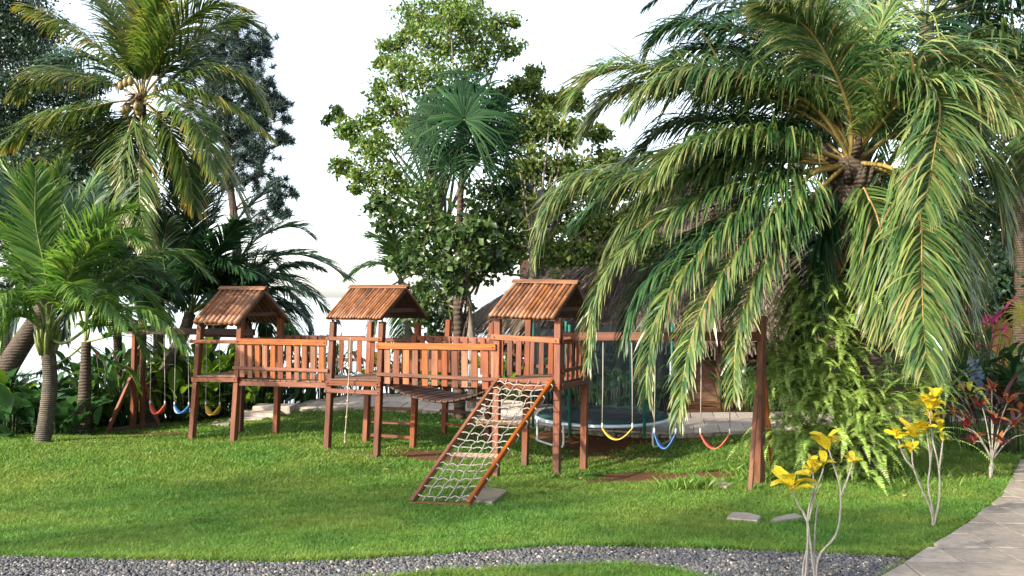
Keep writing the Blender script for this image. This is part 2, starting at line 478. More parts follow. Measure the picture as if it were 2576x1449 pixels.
# ------------------------------------------------------------------ ground
def ground_mat():
    m, nt, out = new_mat('turf and earth')
    tc = nt.nodes.new('ShaderNodeTexCoord')
    n1 = N(nt, 'ShaderNodeTexNoise', Scale=1.1, Detail=5.0, Roughness=.6); nt.links.new(tc.outputs['Object'], n1.inputs['Vector'])
    n2 = N(nt, 'ShaderNodeTexNoise', Scale=26.0, Detail=8.0, Roughness=.7); nt.links.new(tc.outputs['Object'], n2.inputs['Vector'])
    g = ramp(nt, [(.3, (.04, .09, .016)), (.7, (.075, .14, .027))]); nt.links.new(n1.outputs[0], g.inputs[0])
    gg = mixc(nt, g.outputs[0], (.02, .035, .01), n2.outputs[0])
    e = ramp(nt, [(.3, (.06, .03, .016)), (.55, (.12, .058, .03)), (.75, (.17, .09, .05))]); nt.links.new(n2.outputs[0], e.inputs[0])
    a = N(nt, 'ShaderNodeAttribute', attribute_name='tip')
    ad = N(nt, 'ShaderNodeMath', operation='ADD'); nt.links.new(a.outputs['Fac'], ad.inputs[0])
    mu = N(nt, 'ShaderNodeMath', operation='MULTIPLY_ADD'); mu.inputs[1].default_value = .6; mu.inputs[2].default_value = -.3
    n3 = N(nt, 'ShaderNodeTexNoise', Scale=5.0, Detail=6.0); nt.links.new(tc.outputs['Object'], n3.inputs['Vector'])
    nt.links.new(n3.outputs[0], mu.inputs[0]); nt.links.new(mu.outputs[0], ad.inputs[1])
    r = ramp(nt, [(.35, (0, 0, 0)), (.6, (1, 1, 1))]); nt.links.new(ad.outputs[0], r.inputs[0])
    col = mixc(nt, gg, e.outputs[0], r.outputs[0])
    b = N(nt, 'ShaderNodeBsdfPrincipled', Roughness=.95); b.inputs['Specular IOR Level'].default_value = .1
    nt.links.new(col, b.inputs['Base Color']); nt.links.new(bump(nt, n2.outputs[0], .8, .03), b.inputs['Normal'])
    nt.links.new(b.outputs[0], out.inputs[0])
    return m
def grid_mesh(xs, ys, zf, mat, name, tipf=None):
    X, Y = np.meshgrid(xs, ys)
    Z = zf(X, Y)
    v = np.stack([X.ravel(), Y.ravel(), Z.ravel()], 1)
    nx = len(xs)
    i, j = np.meshgrid(np.arange(len(ys) - 1), np.arange(nx - 1), indexing='ij')
    q = np.stack([i * nx + j, i * nx + j + 1, (i + 1) * nx + j + 1, (i + 1) * nx + j], -1).reshape(-1, 4)
    me = mesh_np(name, v, [q], tipf(X, Y).ravel() if tipf else np.zeros(len(v)), True)
    me.materials.append(mat)
    o = bpy.data.objects.new(name, me); _link(o, None, Vector((0, 0, 0)))
    return o
xs = np.unique(np.r_[np.linspace(-60, -12, 25), np.arange(-12, 12, .16), np.linspace(12, 60, 25)])
ys = np.unique(np.r_[np.linspace(-30, 5, 15), np.arange(5, 24, .16), np.linspace(24, 60, 40)])
def earth_amount(X, Y):
    d = dirt_amount(X, Y)
    d = np.where((Y > shore_Y(X) - 1.3) | (X > 12), np.maximum(d, .9), d)
    d = np.where(in_gravel(X, Y), .95, d)
    d = np.where((X > -5.5) & (Y > back_front(X) + 1.9), .95, d)
    return np.where(Y < -1, 0.2, d)
def ground_dip(X, Y):
    h = ground_h(X, Y)
    h = h - .025 * (in_gravel(X, Y) & (Y < 9)) + .012 * np.sin(X * 2.3 + Y) * np.sin(Y * 3.1 - X * .7)
    path = (X > PATH_LEFT(Y) - .05) & (Y > 3) & (Y < 18) | in_back_path(X, Y)
    return h - .05 * path
tag(grid_mesh(xs, ys, ground_dip, ground_mat(), 'lawn', earth_amount), 'close cut green lawn sloping gently down from the gravel strip', None, None, 'structure')

# ------------------------------------------------------------------ sea and the far shore
def sea_mat():
    m, nt, out = new_mat('pale bright water')
    tc = coords(nt, 'Object', (.5, 1.6, 1))
    n1 = N(nt, 'ShaderNodeTexNoise', Scale=.9, Detail=5.0, Roughness=.55); nt.links.new(tc.outputs[0], n1.inputs['Vector'])
    b = N(nt, 'ShaderNodeBsdfPrincipled', Roughness=.12)
    b.inputs['Base Color'].default_value = (.3, .38, .42, 1)
    b.inputs['IOR'].default_value = 1.33
    nt.links.new(bump(nt, n1.outputs[0], .25, .12), b.inputs['Normal'])
    nt.links.new(b.outputs[0], out.inputs[0])
    return m
sx = np.r_[-4000, -1500, -500, np.linspace(-200, 200, 21), 500, 1500, 4000]
sy = np.r_[5, np.linspace(14, 120, 20), 250, 600, 1500, 4000]
tag(grid_mesh(sx, sy, lambda X, Y: np.full_like(X, SEA_Z), sea_mat(), 'sea'), 'pale calm water beyond the garden', None, None, 'structure')
hm = plain_mat('wooded hill with haze tint', (.6, .73, .85), 1.0, .12, .004, 0, 0, 0)  # distance haze is put into the pale blue base colour
hx = np.linspace(-2600, 2600, 140); hy = np.linspace(2500, 3400, 10)
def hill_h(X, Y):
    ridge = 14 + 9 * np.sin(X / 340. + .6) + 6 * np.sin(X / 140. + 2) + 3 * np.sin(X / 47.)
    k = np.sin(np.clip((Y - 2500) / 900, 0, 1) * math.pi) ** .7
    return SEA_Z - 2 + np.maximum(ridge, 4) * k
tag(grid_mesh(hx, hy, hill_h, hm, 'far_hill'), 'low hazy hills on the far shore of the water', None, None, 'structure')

# ------------------------------------------------------------------ paving
def stone_mat(name, c0, c1, c2):
    m, nt, out = new_mat(name)
    mp = coords(nt, 'Object', (1, 1, 1))
    n1 = N(nt, 'ShaderNodeTexNoise', Scale=10.0, Detail=10.0, Roughness=.78); nt.links.new(mp.outputs[0], n1.inputs['Vector'])
    r1 = ramp(nt, [(.3, c0), (.5, c1), (.72, c2)]); nt.links.new(n1.outputs[0], r1.inputs[0])
    hs = N(nt, 'ShaderNodeHueSaturation')
    mr = N(nt, 'ShaderNodeMapRange'); mr.inputs[3].default_value = .78; mr.inputs[4].default_value = 1.15
    nt.links.new(obj_random(nt), mr.inputs[0]); nt.links.new(mr.outputs[0], hs.inputs['Value']); nt.links.new(r1.outputs[0], hs.inputs['Color'])
    b = N(nt, 'ShaderNodeBsdfPrincipled', Roughness=.8); b.inputs['Specular IOR Level'].default_value = .3
    nt.links.new(hs.outputs[0], b.inputs['Base Color']); nt.links.new(bump(nt, n1.outputs[0], .25, .008), b.inputs['Normal'])
    nt.links.new(b.outputs[0], out.inputs[0])
    return m
STONE = stone_mat('weathered paving stone', (.14, .118, .098), (.25, .215, .18), (.33, .29, .245))
STONE_P = stone_mat('pale paving stone', (.27, .225, .19), (.42, .36, .31), (.5, .44, .385))
JOINT = plain_mat('dark joint earth', (.10, .085, .065), .95, .3, 12)
MOSSY = stone_mat('mossy concrete', (.11, .10, .07), (.20, .18, .13), (.3, .27, .2))

def clip_half(poly, p, nrm):
    out = []
    for i in range(len(poly)):
        a, b = poly[i], poly[(i + 1) % len(poly)]
        da, db = (a - p).dot(nrm), (b - p).dot(nrm)
        if da >= 0: out.append(a)
        if da * db < 0: out.append(a + (b - a) * (da / (da - db)))
    return out
def slab(name, poly, zf, th, mat, parent, ch=.008):
    """a stone slab: outline poly (2D), top at zf, bevelled rim"""
    c = sum(poly, np.zeros(2)) / len(poly)
    n = len(poly); v = []
    for p in poly:
        d = c - p; d = d / (np.linalg.norm(d) + 1e-9)
        z = zf(p[0], p[1]); q = p + d * ch
        v += [(p[0], p[1], z - th), (p[0], p[1], z - ch), (q[0], q[1], z)]
    f = [[3 * i + 2 for i in range(n)]]
    for i in range(n):
        j = (i + 1) % n
        f += [[3 * i, 3 * j, 3 * j + 1, 3 * i + 1], [3 * i + 1, 3 * j + 1, 3 * j + 2, 3 * i + 2]]
    mb = MB(); mb.add(v, f)
    return mb.build(name, mat, parent, flat=True)

# near path, lower right: diamond-laid flags
def ribbon(name, pts_l, pts_r, dz, th, mat, label):
    mb = MB()
    n = len(pts_l); v = []
    for a, b in zip(pts_l, pts_r):
        for k in range(5):
            p = a + (b - a) * k / 4
            z = gz(p[0], p[1]) + dz
            v.append((p[0], p[1], z))
        v.append((a[0], a[1], gz(a[0], a[1]) - .2))
    f = []
    for i in range(n - 1):
        for k in range(4): f.append([6 * i + k, 6 * i + k + 1, 6 * i + 7 + k, 6 * i + 6 + k])
        f.append([6 * i + 5, 6 * i, 6 * i + 6, 6 * i + 11])
    mb.add(v, f)
    o = mb.build(name, mat)
    return tag(o, label, None, None, 'structure')
ysn = np.linspace(3.2, 17.6, 50)
pl = [np.array((float(PATH_LEFT(y)) + .03, y)) for y in ysn]
pr = [p + np.array((3.0, -1.0)) for p in pl]
near_path = ribbon('footpath', pl, pr, .003, .05, JOINT, 'grey stone footpath curving up the right edge of the lawn')
ang = R(-4); e1 = np.array((math.cos(ang), math.sin(ang))); e2 = np.array((math.cos(ang + R(84)), math.sin(ang + R(84))))
S1, S2 = .50, .66
org = np.array((4.0, 8.0)); cnt = 0
prng = random.Random(3)
for i in range(-22, 22):
    for j in range(-26, 34):
        off = 0.0
        q = [org + e1 * S1 * (i + off + a) + e2 * S2 * (j + b) for a, b in ((0, 0), (1, 0), (1, 1), (0, 1))]
        c = sum(q, np.zeros(2)) / 4
        if c[1] < 5.6 or c[1] > 16 or abs(c[0] / c[1]) > .72: continue
        xl = float(PATH_LEFT(c[1]))
        if c[0] < xl - .6 or c[0] > xl + 2.9: continue
        q = [c + (p - c) * (1 - .013 / S1) + np.array((prng.uniform(-.008, .008), prng.uniform(-.008, .008))) for p in q]
        y0, y1 = c[1] - .4, c[1] + .4
        a = np.array((float(PATH_LEFT(y0)), y0)); b = np.array((float(PATH_LEFT(y1)), y1))
        t = (b - a) / np.linalg.norm(b - a); nr = np.array((t[1], -t[0]))
        q = clip_half(q, a + nr * prng.uniform(.0, .05), nr)
        if len(q) < 3: continue
        ar = .5 * abs(sum(q[k][0] * q[(k + 1) % len(q)][1] - q[(k + 1) % len(q)][0] * q[k][1] for k in range(len(q))))
        if ar < .02: continue
        lift = .03 + prng.uniform(-.004, .004); tx, ty = prng.uniform(-.008, .008), prng.uniform(-.008, .008)
        cc = c.copy(); gl = gz(c[0], c[1]); dx = gz(c[0] + .3, c[1]) - gl; dy = gz(c[0], c[1] + .3) - gl
        slab('paving_stone', q, lambda x, y: gl + dx / .3 * (x - cc[0]) + dy / .3 * (y - cc[1]) + lift + tx * (x - cc[0]) + ty * (y - cc[1]), .07, STONE, near_path, .005)
        cnt += 1
# back path behind the towers and the swings
bx = np.r_[np.arange(-5.5, 12, .5)]
bl = [np.array((x, float(back_front(x)))) for x in bx]; br = [np.array((x + .35, float(back_front(x)) + 2.1)) for x in bx]
back_path = ribbon('terrace_path', bl, br, .05, .05, JOINT, 'raised pale stone terrace path running behind the play towers and swings')
for i in range(len(bx) - 1):
    for k in range(3):
        t0, t1 = k / 3 + .004, (k + 1) / 3 - .004
        o2 = .25 if k % 2 else 0
        def edge(x, t):
            return np.array((x + .35 * t, float(back_front(x)) + 2.1 * t))
        x0, x1 = bx[i] + o2 + .008, bx[i + 1] + o2 - .008
        q = [edge(x0, t0), edge(x1, t0), edge(x1, t1), edge(x0, t1)]
        q = [p + np.array((prng.uniform(-.006, .006), prng.uniform(-.006, .006))) for p in q]
        lf = .085 + prng.uniform(-.003, .003)
        slab('paving_stone', q, lambda x, y: gz(x, y) + lf, .1, STONE_P, back_path, .005)
# rough kerb stones along the path's lawn side
for i in range(90):
    x = -5.5 + i * .165 + prng.uniform(-.03, .03)
    if x > 9: break
    y = float(back_front(x)) - .07 - prng.uniform(0, .05)
    s = prng.uniform(.06, .11)
    q = [np.array((x + s * math.cos(a) * 1.1, y + s * .6 * math.sin(a))) for a in np.arange(0, 6.2, 1.05) + prng.random()]
    slab('kerb_stone', q, lambda X, Y: gz(x, y) + s * .7, .2, MOSSY, back_path, .02)
# loose slabs in the lawn
def lawn_slab(label, pix, th=.05, mat=STONE, name='stepping_slab', lift=.035):
    pts = [ground_at(*p) for p in pix]
    c = sum(pts, V(0, 0, 0)) / len(pts)
    e = thing(name, label, 'slab', c)
    q = [np.array((p.x, p.y)) for p in pts]
    slab('stone', q, lambda x, y: gz(x, y) + lift, th, mat, e, .012)
    SLABS.append(np.array(q))
SLABS = []
lawn_slab('square mossy concrete cover beside the foot of the rope net ramp', [(1160, 1262), (1238, 1271), (1280, 1240), (1210, 1230)], .08, MOSSY, 'concrete_cover', .04)
lawn_slab('wider pale slab in the lawn left of the front yellow croton', [(1826, 1312), (1905, 1318), (1915, 1306), (1880, 1296), (1842, 1294)])
lawn_slab('narrow pale slab touching the front yellow croton stems', [(1938, 1318), (1975, 1314), (2020, 1306), (2000, 1300), (1950, 1308)])
lawn_slab('grey slab in the lawn in front of the right swing frame', [(1764, 1222), (1830, 1232), (1846, 1224), (1790, 1214)], .05, MOSSY)
lawn_slab('flat stone in the grass between the left tower legs', [(527, 1070), (575, 1074), (580, 1068), (540, 1064)])
lawn_slab('flat stone at the bottom of the stone steps', [(585, 1052), (640, 1056), (650, 1046), (600, 1043)])
st = thing('stone_steps', 'three rough stone steps climbing to the left end of the terrace path', 'steps', on_ground(655, 19.3))
for k, (px, Y, w, d, h) in enumerate([(626, 19.0, .8, .45, .07), (655, 19.35, .85, .45, .15), (690, 19.75, .9, .5, .22)]):
    p = on_ground(px, Y)
    q = [np.array((p.x + a * w / 2 + prng.uniform(-.04, .04), p.y + b * d / 2 + prng.uniform(-.03, .03))) for a, b in ((-1, -1), (0, -1.1), (1, -1), (1, 1), (-1, 1))]
    slab('step', q, lambda x, y: p.z + h, .3, STONE_P, st, .02)
def in_slab(X, Y):
    r = np.zeros(X.shape, bool)
    for q in SLABS:
        c = q.mean(0); k = np.ones(X.shape, bool)
        for i in range(len(q)):
            a, b = q[i], q[(i + 1) % len(q)]
            n = np.array((b[1] - a[1], a[0] - b[0]))
            if (c - a).dot(n) < 0: n = -n
            k &= (X - a[0]) * n[0] + (Y - a[1]) * n[1] > 0
        r |= k
    return r

# ------------------------------------------------------------------ grass
def grass_mat():
    m = leaf_mat('grass blade', [(.052, .15, .021), (.09, .21, .032), (.155, .27, .052)], None, rough=.5, trans=.35, spec=.3, objvar=0)
    nt = m.node_tree
    hs = [n for n in nt.nodes if n.type == 'HUE_SAT' and n.inputs['Color'].links[0].from_node.type == 'VALTORGB'][0]
    src = hs.inputs['Color'].links[0].from_socket
    tc = nt.nodes.new('ShaderNodeTexCoord')
    n1 = N(nt, 'ShaderNodeTexNoise', Scale=.55, Detail=7.0, Roughness=.62); nt.links.new(tc.outputs['Object'], n1.inputs['Vector'])
    r1 = ramp(nt, [(.40, (.0, .0, .0)), (.66, (.75, .75, .75))]); nt.links.new(n1.outputs[0], r1.inputs[0])
    c1 = mixc(nt, src, (.19, .24, .045), r1.outputs[0])
    n2 = N(nt, 'ShaderNodeTexNoise', Scale=3.2, Detail=6.0, Roughness=.65); nt.links.new(tc.outputs['Object'], n2.inputs['Vector'])
    r2 = ramp(nt, [(.42, (1, 1, 1)), (.68, (.62, .7, .62))]); nt.links.new(n2.outputs[0], r2.inputs[0])
    c2 = mixc(nt, c1, r2.outputs[0], 1.0, 'MULTIPLY')
    nt.links.new(c2, hs.inputs['Color'])
    return m
grass_m = grass_mat()
def blades(n, ymin, ymax, hmin, hmax, keep=None, wid=.0045):
    t = rng.random(n)
    Y = 1 / (1 / ymin + t * (1 / ymax - 1 / ymin))          # denser near the viewer
    X = (rng.random(n) * 1.62 - .92) * Y
    return X, Y
def grass_mesh(n, name):
    X, Y = blades(n, 5.9, 21.5, 0, 0)
    d = dirt_amount(X, Y) + (rng.random(n) - .5) * .5 + .25 * np.sin(X * 3.1) * np.sin(Y * 2.7)
    ok = (d < .5) & ~in_gravel(X + rng.normal(0, .03, n), Y + rng.normal(0, .03, n)) & (X < PATH_LEFT(Y) + rng.normal(0.0, .035, n)) & ~in_back_path(X, Y + .1) & (Y < shore_Y(X) - 1.0) & ~in_slab(X, Y)
    ok &= Y < back_front(np.maximum(X, -5.6)) + (X < -5.5) * 3
    X, Y = X[ok], Y[ok]; n = len(X)
    Z = ground_h(X, Y) + .012 * np.sin(X * 2.3 + Y) * np.sin(Y * 3.1 - X * .7) - .006
    patch = .5 + .5 * np.sin(X * 1.7 + 2 * np.sin(Y * .9)) * np.sin(Y * 1.3 + X * .4)
    h = (.012 + .022 * rng.random(n) + .014 * patch * rng.random(n)) * np.clip(Y / 8, 1, 1.6)
    edge = np.minimum(np.abs(Y - np.interp(X, GRAVEL_FAR[:, 0], GRAVEL_FAR[:, 1])), np.abs(Y - np.interp(X, GRAVEL_NEAR[:, 0], GRAVEL_NEAR[:, 1])))
    h = h * (1 + 1.0 * np.clip(1 - edge / .12, 0, 1))
    w = (.0035 + .003 * rng.random(n)) * np.clip(Y / 7, 1, 2.4)
    az = rng.random(n) * 2 * math.pi; ln = rng.normal(0, .9, (n, 2)) * h[:, None]
    dx, dy = np.cos(az) * w, np.sin(az) * w
    v = np.empty((n, 3, 3))
    v[:, 0] = np.stack([X - dx, Y - dy, Z], 1); v[:, 1] = np.stack([X + dx, Y + dy, Z], 1)
    v[:, 2] = np.stack([X + ln[:, 0], Y + ln[:, 1], Z + h], 1)
    me = mesh_np(name, v.reshape(-1, 3), [np.arange(3 * n).reshape(-1, 3)], None)
    me.materials.append(grass_m)
    o = bpy.data.objects.new(name, me); _link(o, None, Vector((0, 0, 0)))
    return o
tag(grass_mesh(1080000, 'grass'), 'short green grass blades covering the lawn', 'grass', None, 'stuff')

# longer tufts
def tuft(label, px, py, rad, n, hgt):
    c = ground_at(px, py); mb = MB()
    X = c.x + rng.normal(0, rad, n); Y = c.y + rng.normal(0, rad * .7, n); Z = ground_h(X, Y)
    h = hgt * (.5 + rng.random(n)); az = rng.random(n) * 6.283; w = .005
    ln = rng.normal(0, .5, (n, 2)) * h[:, None]
    v = np.empty((n, 4, 3)); dx, dy = np.cos(az) * w, np.sin(az) * w
    v[:, 0] = np.stack([X - dx, Y - dy, Z], 1); v[:, 1] = np.stack([X + dx, Y + dy, Z], 1)
    v[:, 2] = np.stack([X + dx + ln[:, 0] * .4, Y + dy + ln[:, 1] * .4, Z + h * .6], 1)
    v[:, 3] = np.stack([X + ln[:, 0], Y + ln[:, 1], Z + h], 1)
    i = np.arange(n)[:, None] * 4
    mb.add(v.reshape(-1, 3), [i + np.array([[0, 1, 2]]), i + np.array([[0, 2, 3]])])
    o = mb.build('grass_tuft', grass_m, None, loc=c)
    tag(o, label, 'grass', None, 'stuff')
tuft('shaggy tuft of longer grass in front of the bare swing patch', 1735, 1230, .17, 420, .13)
tuft('longer grass around the foot of the right swing posts', 1925, 1205, .3, 500, .12)
tuft('longer grass at the foot of the right tower front post', 1400, 1208, .16, 260, .10)
tuft('weedy grass at the foot of the fern covered palm', 2130, 1190, .7, 900, .12)

# ------------------------------------------------------------------ gravel strip
def pebble_mat():
    m, nt, out = new_mat('grey pebbles')
    geo = nt.nodes.new('ShaderNodeNewGeometry')
    r = ramp(nt, [(.0, (.028, .03, .034)), (.45, (.06, .063, .07)), (.8, (.10, .10, .104)), (.95, (.15, .125, .095)), (.995, (.4, .38, .35))])
    nt.links.new(geo.outputs['Random Per Island'], r.inputs[0])
    b = N(nt, 'ShaderNodeBsdfPrincipled', Roughness=.75)
    nt.links.new(r.outputs[0], b.inputs['Base Color']); nt.links.new(b.outputs[0], out.inputs[0])
    return m
t_ = (1 + 5 ** .5) / 2
ICO_V = np.array([(-1, t_, 0), (1, t_, 0), (-1, -t_, 0), (1, -t_, 0), (0, -1, t_), (0, 1, t_), (0, -1, -t_), (0, 1, -t_), (t_, 0, -1), (t_, 0, 1), (-t_, 0, -1), (-t_, 0, 1)]) / math.sqrt(1 + t_ * t_)
ICO_F = np.array([(0, 11, 5), (0, 5, 1), (0, 1, 7), (0, 7, 10), (0, 10, 11), (1, 5, 9), (5, 11, 4), (11, 10, 2), (10, 7, 6), (7, 1, 8), (3, 9, 4), (3, 4, 2), (3, 2, 6), (3, 6, 8), (3, 8, 9), (4, 9, 5), (2, 4, 11), (6, 2, 10), (8, 6, 7), (9, 8, 1)])
def pebbles(n, X, Y, Z, rad):
    k = len(X)
    s = rad[:, None] * (.6 + .7 * rng.random((k, 3))); s[:, 2] *= .75
    a = rng.random(k) * 6.283; c, d = np.cos(a), np.sin(a)
    v = ICO_V[None] * s[:, None, :] * (1 + .22 * (rng.random((k, 12, 1)) - .5))
    x = v[..., 0] * c[:, None] - v[..., 1] * d[:, None]; y = v[..., 0] * d[:, None] + v[..., 1] * c[:, None]
    v = np.stack([x + X[:, None], y + Y[:, None], v[..., 2] + Z[:, None]], -1).reshape(-1, 3)
    f = (ICO_F[None] + 12 * np.arange(k)[:, None, None]).reshape(-1, 3)
    return v, f
n = 72000
Y = 6.3 + rng.random(n) * 2.4; X = (rng.random(n) * 1.6 - .92) * Y
ok = in_gravel(X, Y); X, Y = X[ok][:30000], Y[ok][:30000]
Z = ground_h(X, Y) - .012 + .012 * rng.random(len(X))
v, f = pebbles(0, X, Y, Z, .011 + .011 * rng.random(len(X)) ** 2)
me = mesh_np('gravel', v, [f]); me.materials.append(pebble_mat())
o = bpy.data.objects.new('gravel', me); _link(o, None, Vector((0, 0, 0)))
tag(o, 'strip of loose grey pebbles crossing the bottom of the lawn', 'gravel', None, 'stuff')
# ------------------------------------------------------------------ play towers
TB = 1.18                                     # depth of the towers
UPZ = (0, 0, 1)
def pole_mesh(L, r, seed):
    """bamboo pole along local x with swollen nodes"""
    rr = random.Random(seed)
    mb = MB(); xs_, rad = [-L / 2], [r]
    x = -L / 2 + rr.uniform(.1, .3)
    while x < L / 2 - .06:
        xs_ += [x - .012, x, x + .012]; rad += [r * .97, r * 1.13, r * .97]; x += rr.uniform(.24, .36)
    xs_.append(L / 2); rad.append(r * .93)
    mb.tube([(a, 0, 0) for a in xs_], rad, 6)
    v = np.concatenate(mb.v)
    me = mesh_np('bamboo', v, [np.concatenate(q) for q in mb.f.values()], np.zeros(len(v)), True)
    me.materials.append(BAMBOO)
    return me
def bamboo_roof(tower, eL, eR, rL, rR, n, seed):
    """front eave eL-eR, ridge rL-rR; the rear slope mirrors the front one"""
    bL = rL + (rL - eL) * 1.0; bR = rR + (rR - eR) * 1.0
    bL.z, bR.z = eL.z, eR.z
    d = (rL - eL); horiz = V_DIR * d.dot(V_DIR)
    bL = rL + horiz + V(0, 0, eL.z - rL.z); bR = rR + V_DIR * (rR - eR).dot(V_DIR) + V(0, 0, eR.z - rR.z)
    lift = V(0, 0, -.035)
    mb = MB()
    for a, b, c, dd in ((eL, eR, rR, rL), (bL, rL, rR, bR)):       # boarding under the poles
        q = [np.array(tuple(p + lift)) for p in (a, b, c, dd)]
        q2 = [p - np.array((0, 0, .02)) for p in q]
        mb.add(q + q2, [[0, 1, 2, 3], [7, 6, 5, 4], [0, 4, 5, 1], [1, 5, 6, 2], [2, 6, 7, 3], [3, 7, 4, 0]])
    roof = mb.build('roof', WOOD_D, tower, flat=True)
    w = (eR - eL).length / n
    rr = random.Random(seed)
    for e0, e1, k0, k1 in ((eL, eR, rL, rR), (bL, bR, rL, rR)):
        L = ((k0 - e0).length + .05)
        meshes = [pole_mesh(L, w * .53, seed * 10 + k) for k in range(4)]
        for i in range(n):
            t = (i + .5) / n
            a = e0 + (e1 - e0) * t; b = k0 + (k1 - k0) * t
            dirn = (b - a).normalized()
            a = a - dirn * rr.uniform(0, .05)
            M, _ = axis_frame(a, b + V(0, 0, rr.uniform(-.006, .006)))
            if rr.random() < .5: M = M @ Matrix.Rotation(math.pi, 4, 'Z')
            M = M @ Matrix.Rotation(rr.random() * 6, 4, 'X')
            place('bamboo_pole', rr.choice(meshes), M, tower if False else roof)
    up = V(0, 0, w * .5 + .02)
    ov = (rR - rL).normalized() * .03
    nrm_f = (eL - rL).normalized()
    beam(roof, 'ridge_board', rL + up * .9 - ov + nrm_f * .04, rR + up * .9 + ov + nrm_f * .04, .10, .018, BAMBOO, up=(rR - rL).cross(nrm_f) * (-1 if (rR - rL).cross(nrm_f).z < 0 else 1))
    nb = V(-nrm_f.x, -nrm_f.y, nrm_f.z)
    beam(roof, 'ridge_board', rL + up * .75 - ov + nb * .05, rR + up * .75 + ov + nb * .05, .10, .018, BAMBOO, up=(rR - rL).cross(nb) * (-1 if (rR - rL).cross(nb).z < 0 else 1))
    # tie and king post under the gable
    for k, (e, b, r) in enumerate(((eR, bR, rR), (eL, bL, rL))):
        s = -U_DIR * .1 if k == 0 else U_DIR * .1
        beam(roof, 'tie_beam', e + (r - e) * .35 + s - V(0, 0, .07), b + (r - b) * .35 + s - V(0, 0, .07), .05, .07, WOOD_D)
    return roof
def bolts(parent, pts, nrm, r=.011):
    for p in pts:
        mb = MB(); a = Vector(p); mb.tube([a, a + nrm * .012], r, 6)
        mb.build('bolt', BOLT, parent)
def deck(tower, corners, thick, n, mat, name='plank'):
    """planks running along U from the left edge to the right edge"""
    fl, fr, br_, bl_ = corners
    for i in range(n):
        t = (i + .5) / n
        a = fl + (bl_ - fl) * t; b = fr + (br_ - fr) * t
        beam(tower, name, a - V(0, 0, thick / 2), b - V(0, 0, thick / 2), (bl_ - fl).length / n - .012, thick, mat)
def slat_row(parent, a0, b0, a1, b1, n, w, mat, jit=.006, th=.02, first=.5):
    """n upright slats between the lower line a0-b0 and the upper line a1-b1"""
    ax = (b0 - a0).normalized()
    for i in range(n):
        t = (i + first) / n if first == .5 else (i + first) / (n - 1 + 2 * first)
        lo = a0 + (b0 - a0) * t; hi = a1 + (b1 - a1) * t
        lo = lo + ax * random.uniform(-jit, jit) + V(0, 0, random.uniform(-.012, .012))
        beam(parent, 'slat', lo, hi, w * random.uniform(.95, 1.05), th, mat, up=V(-ax.y, ax.x, 0))
FACE = -V_DIR                                 # towards the viewer
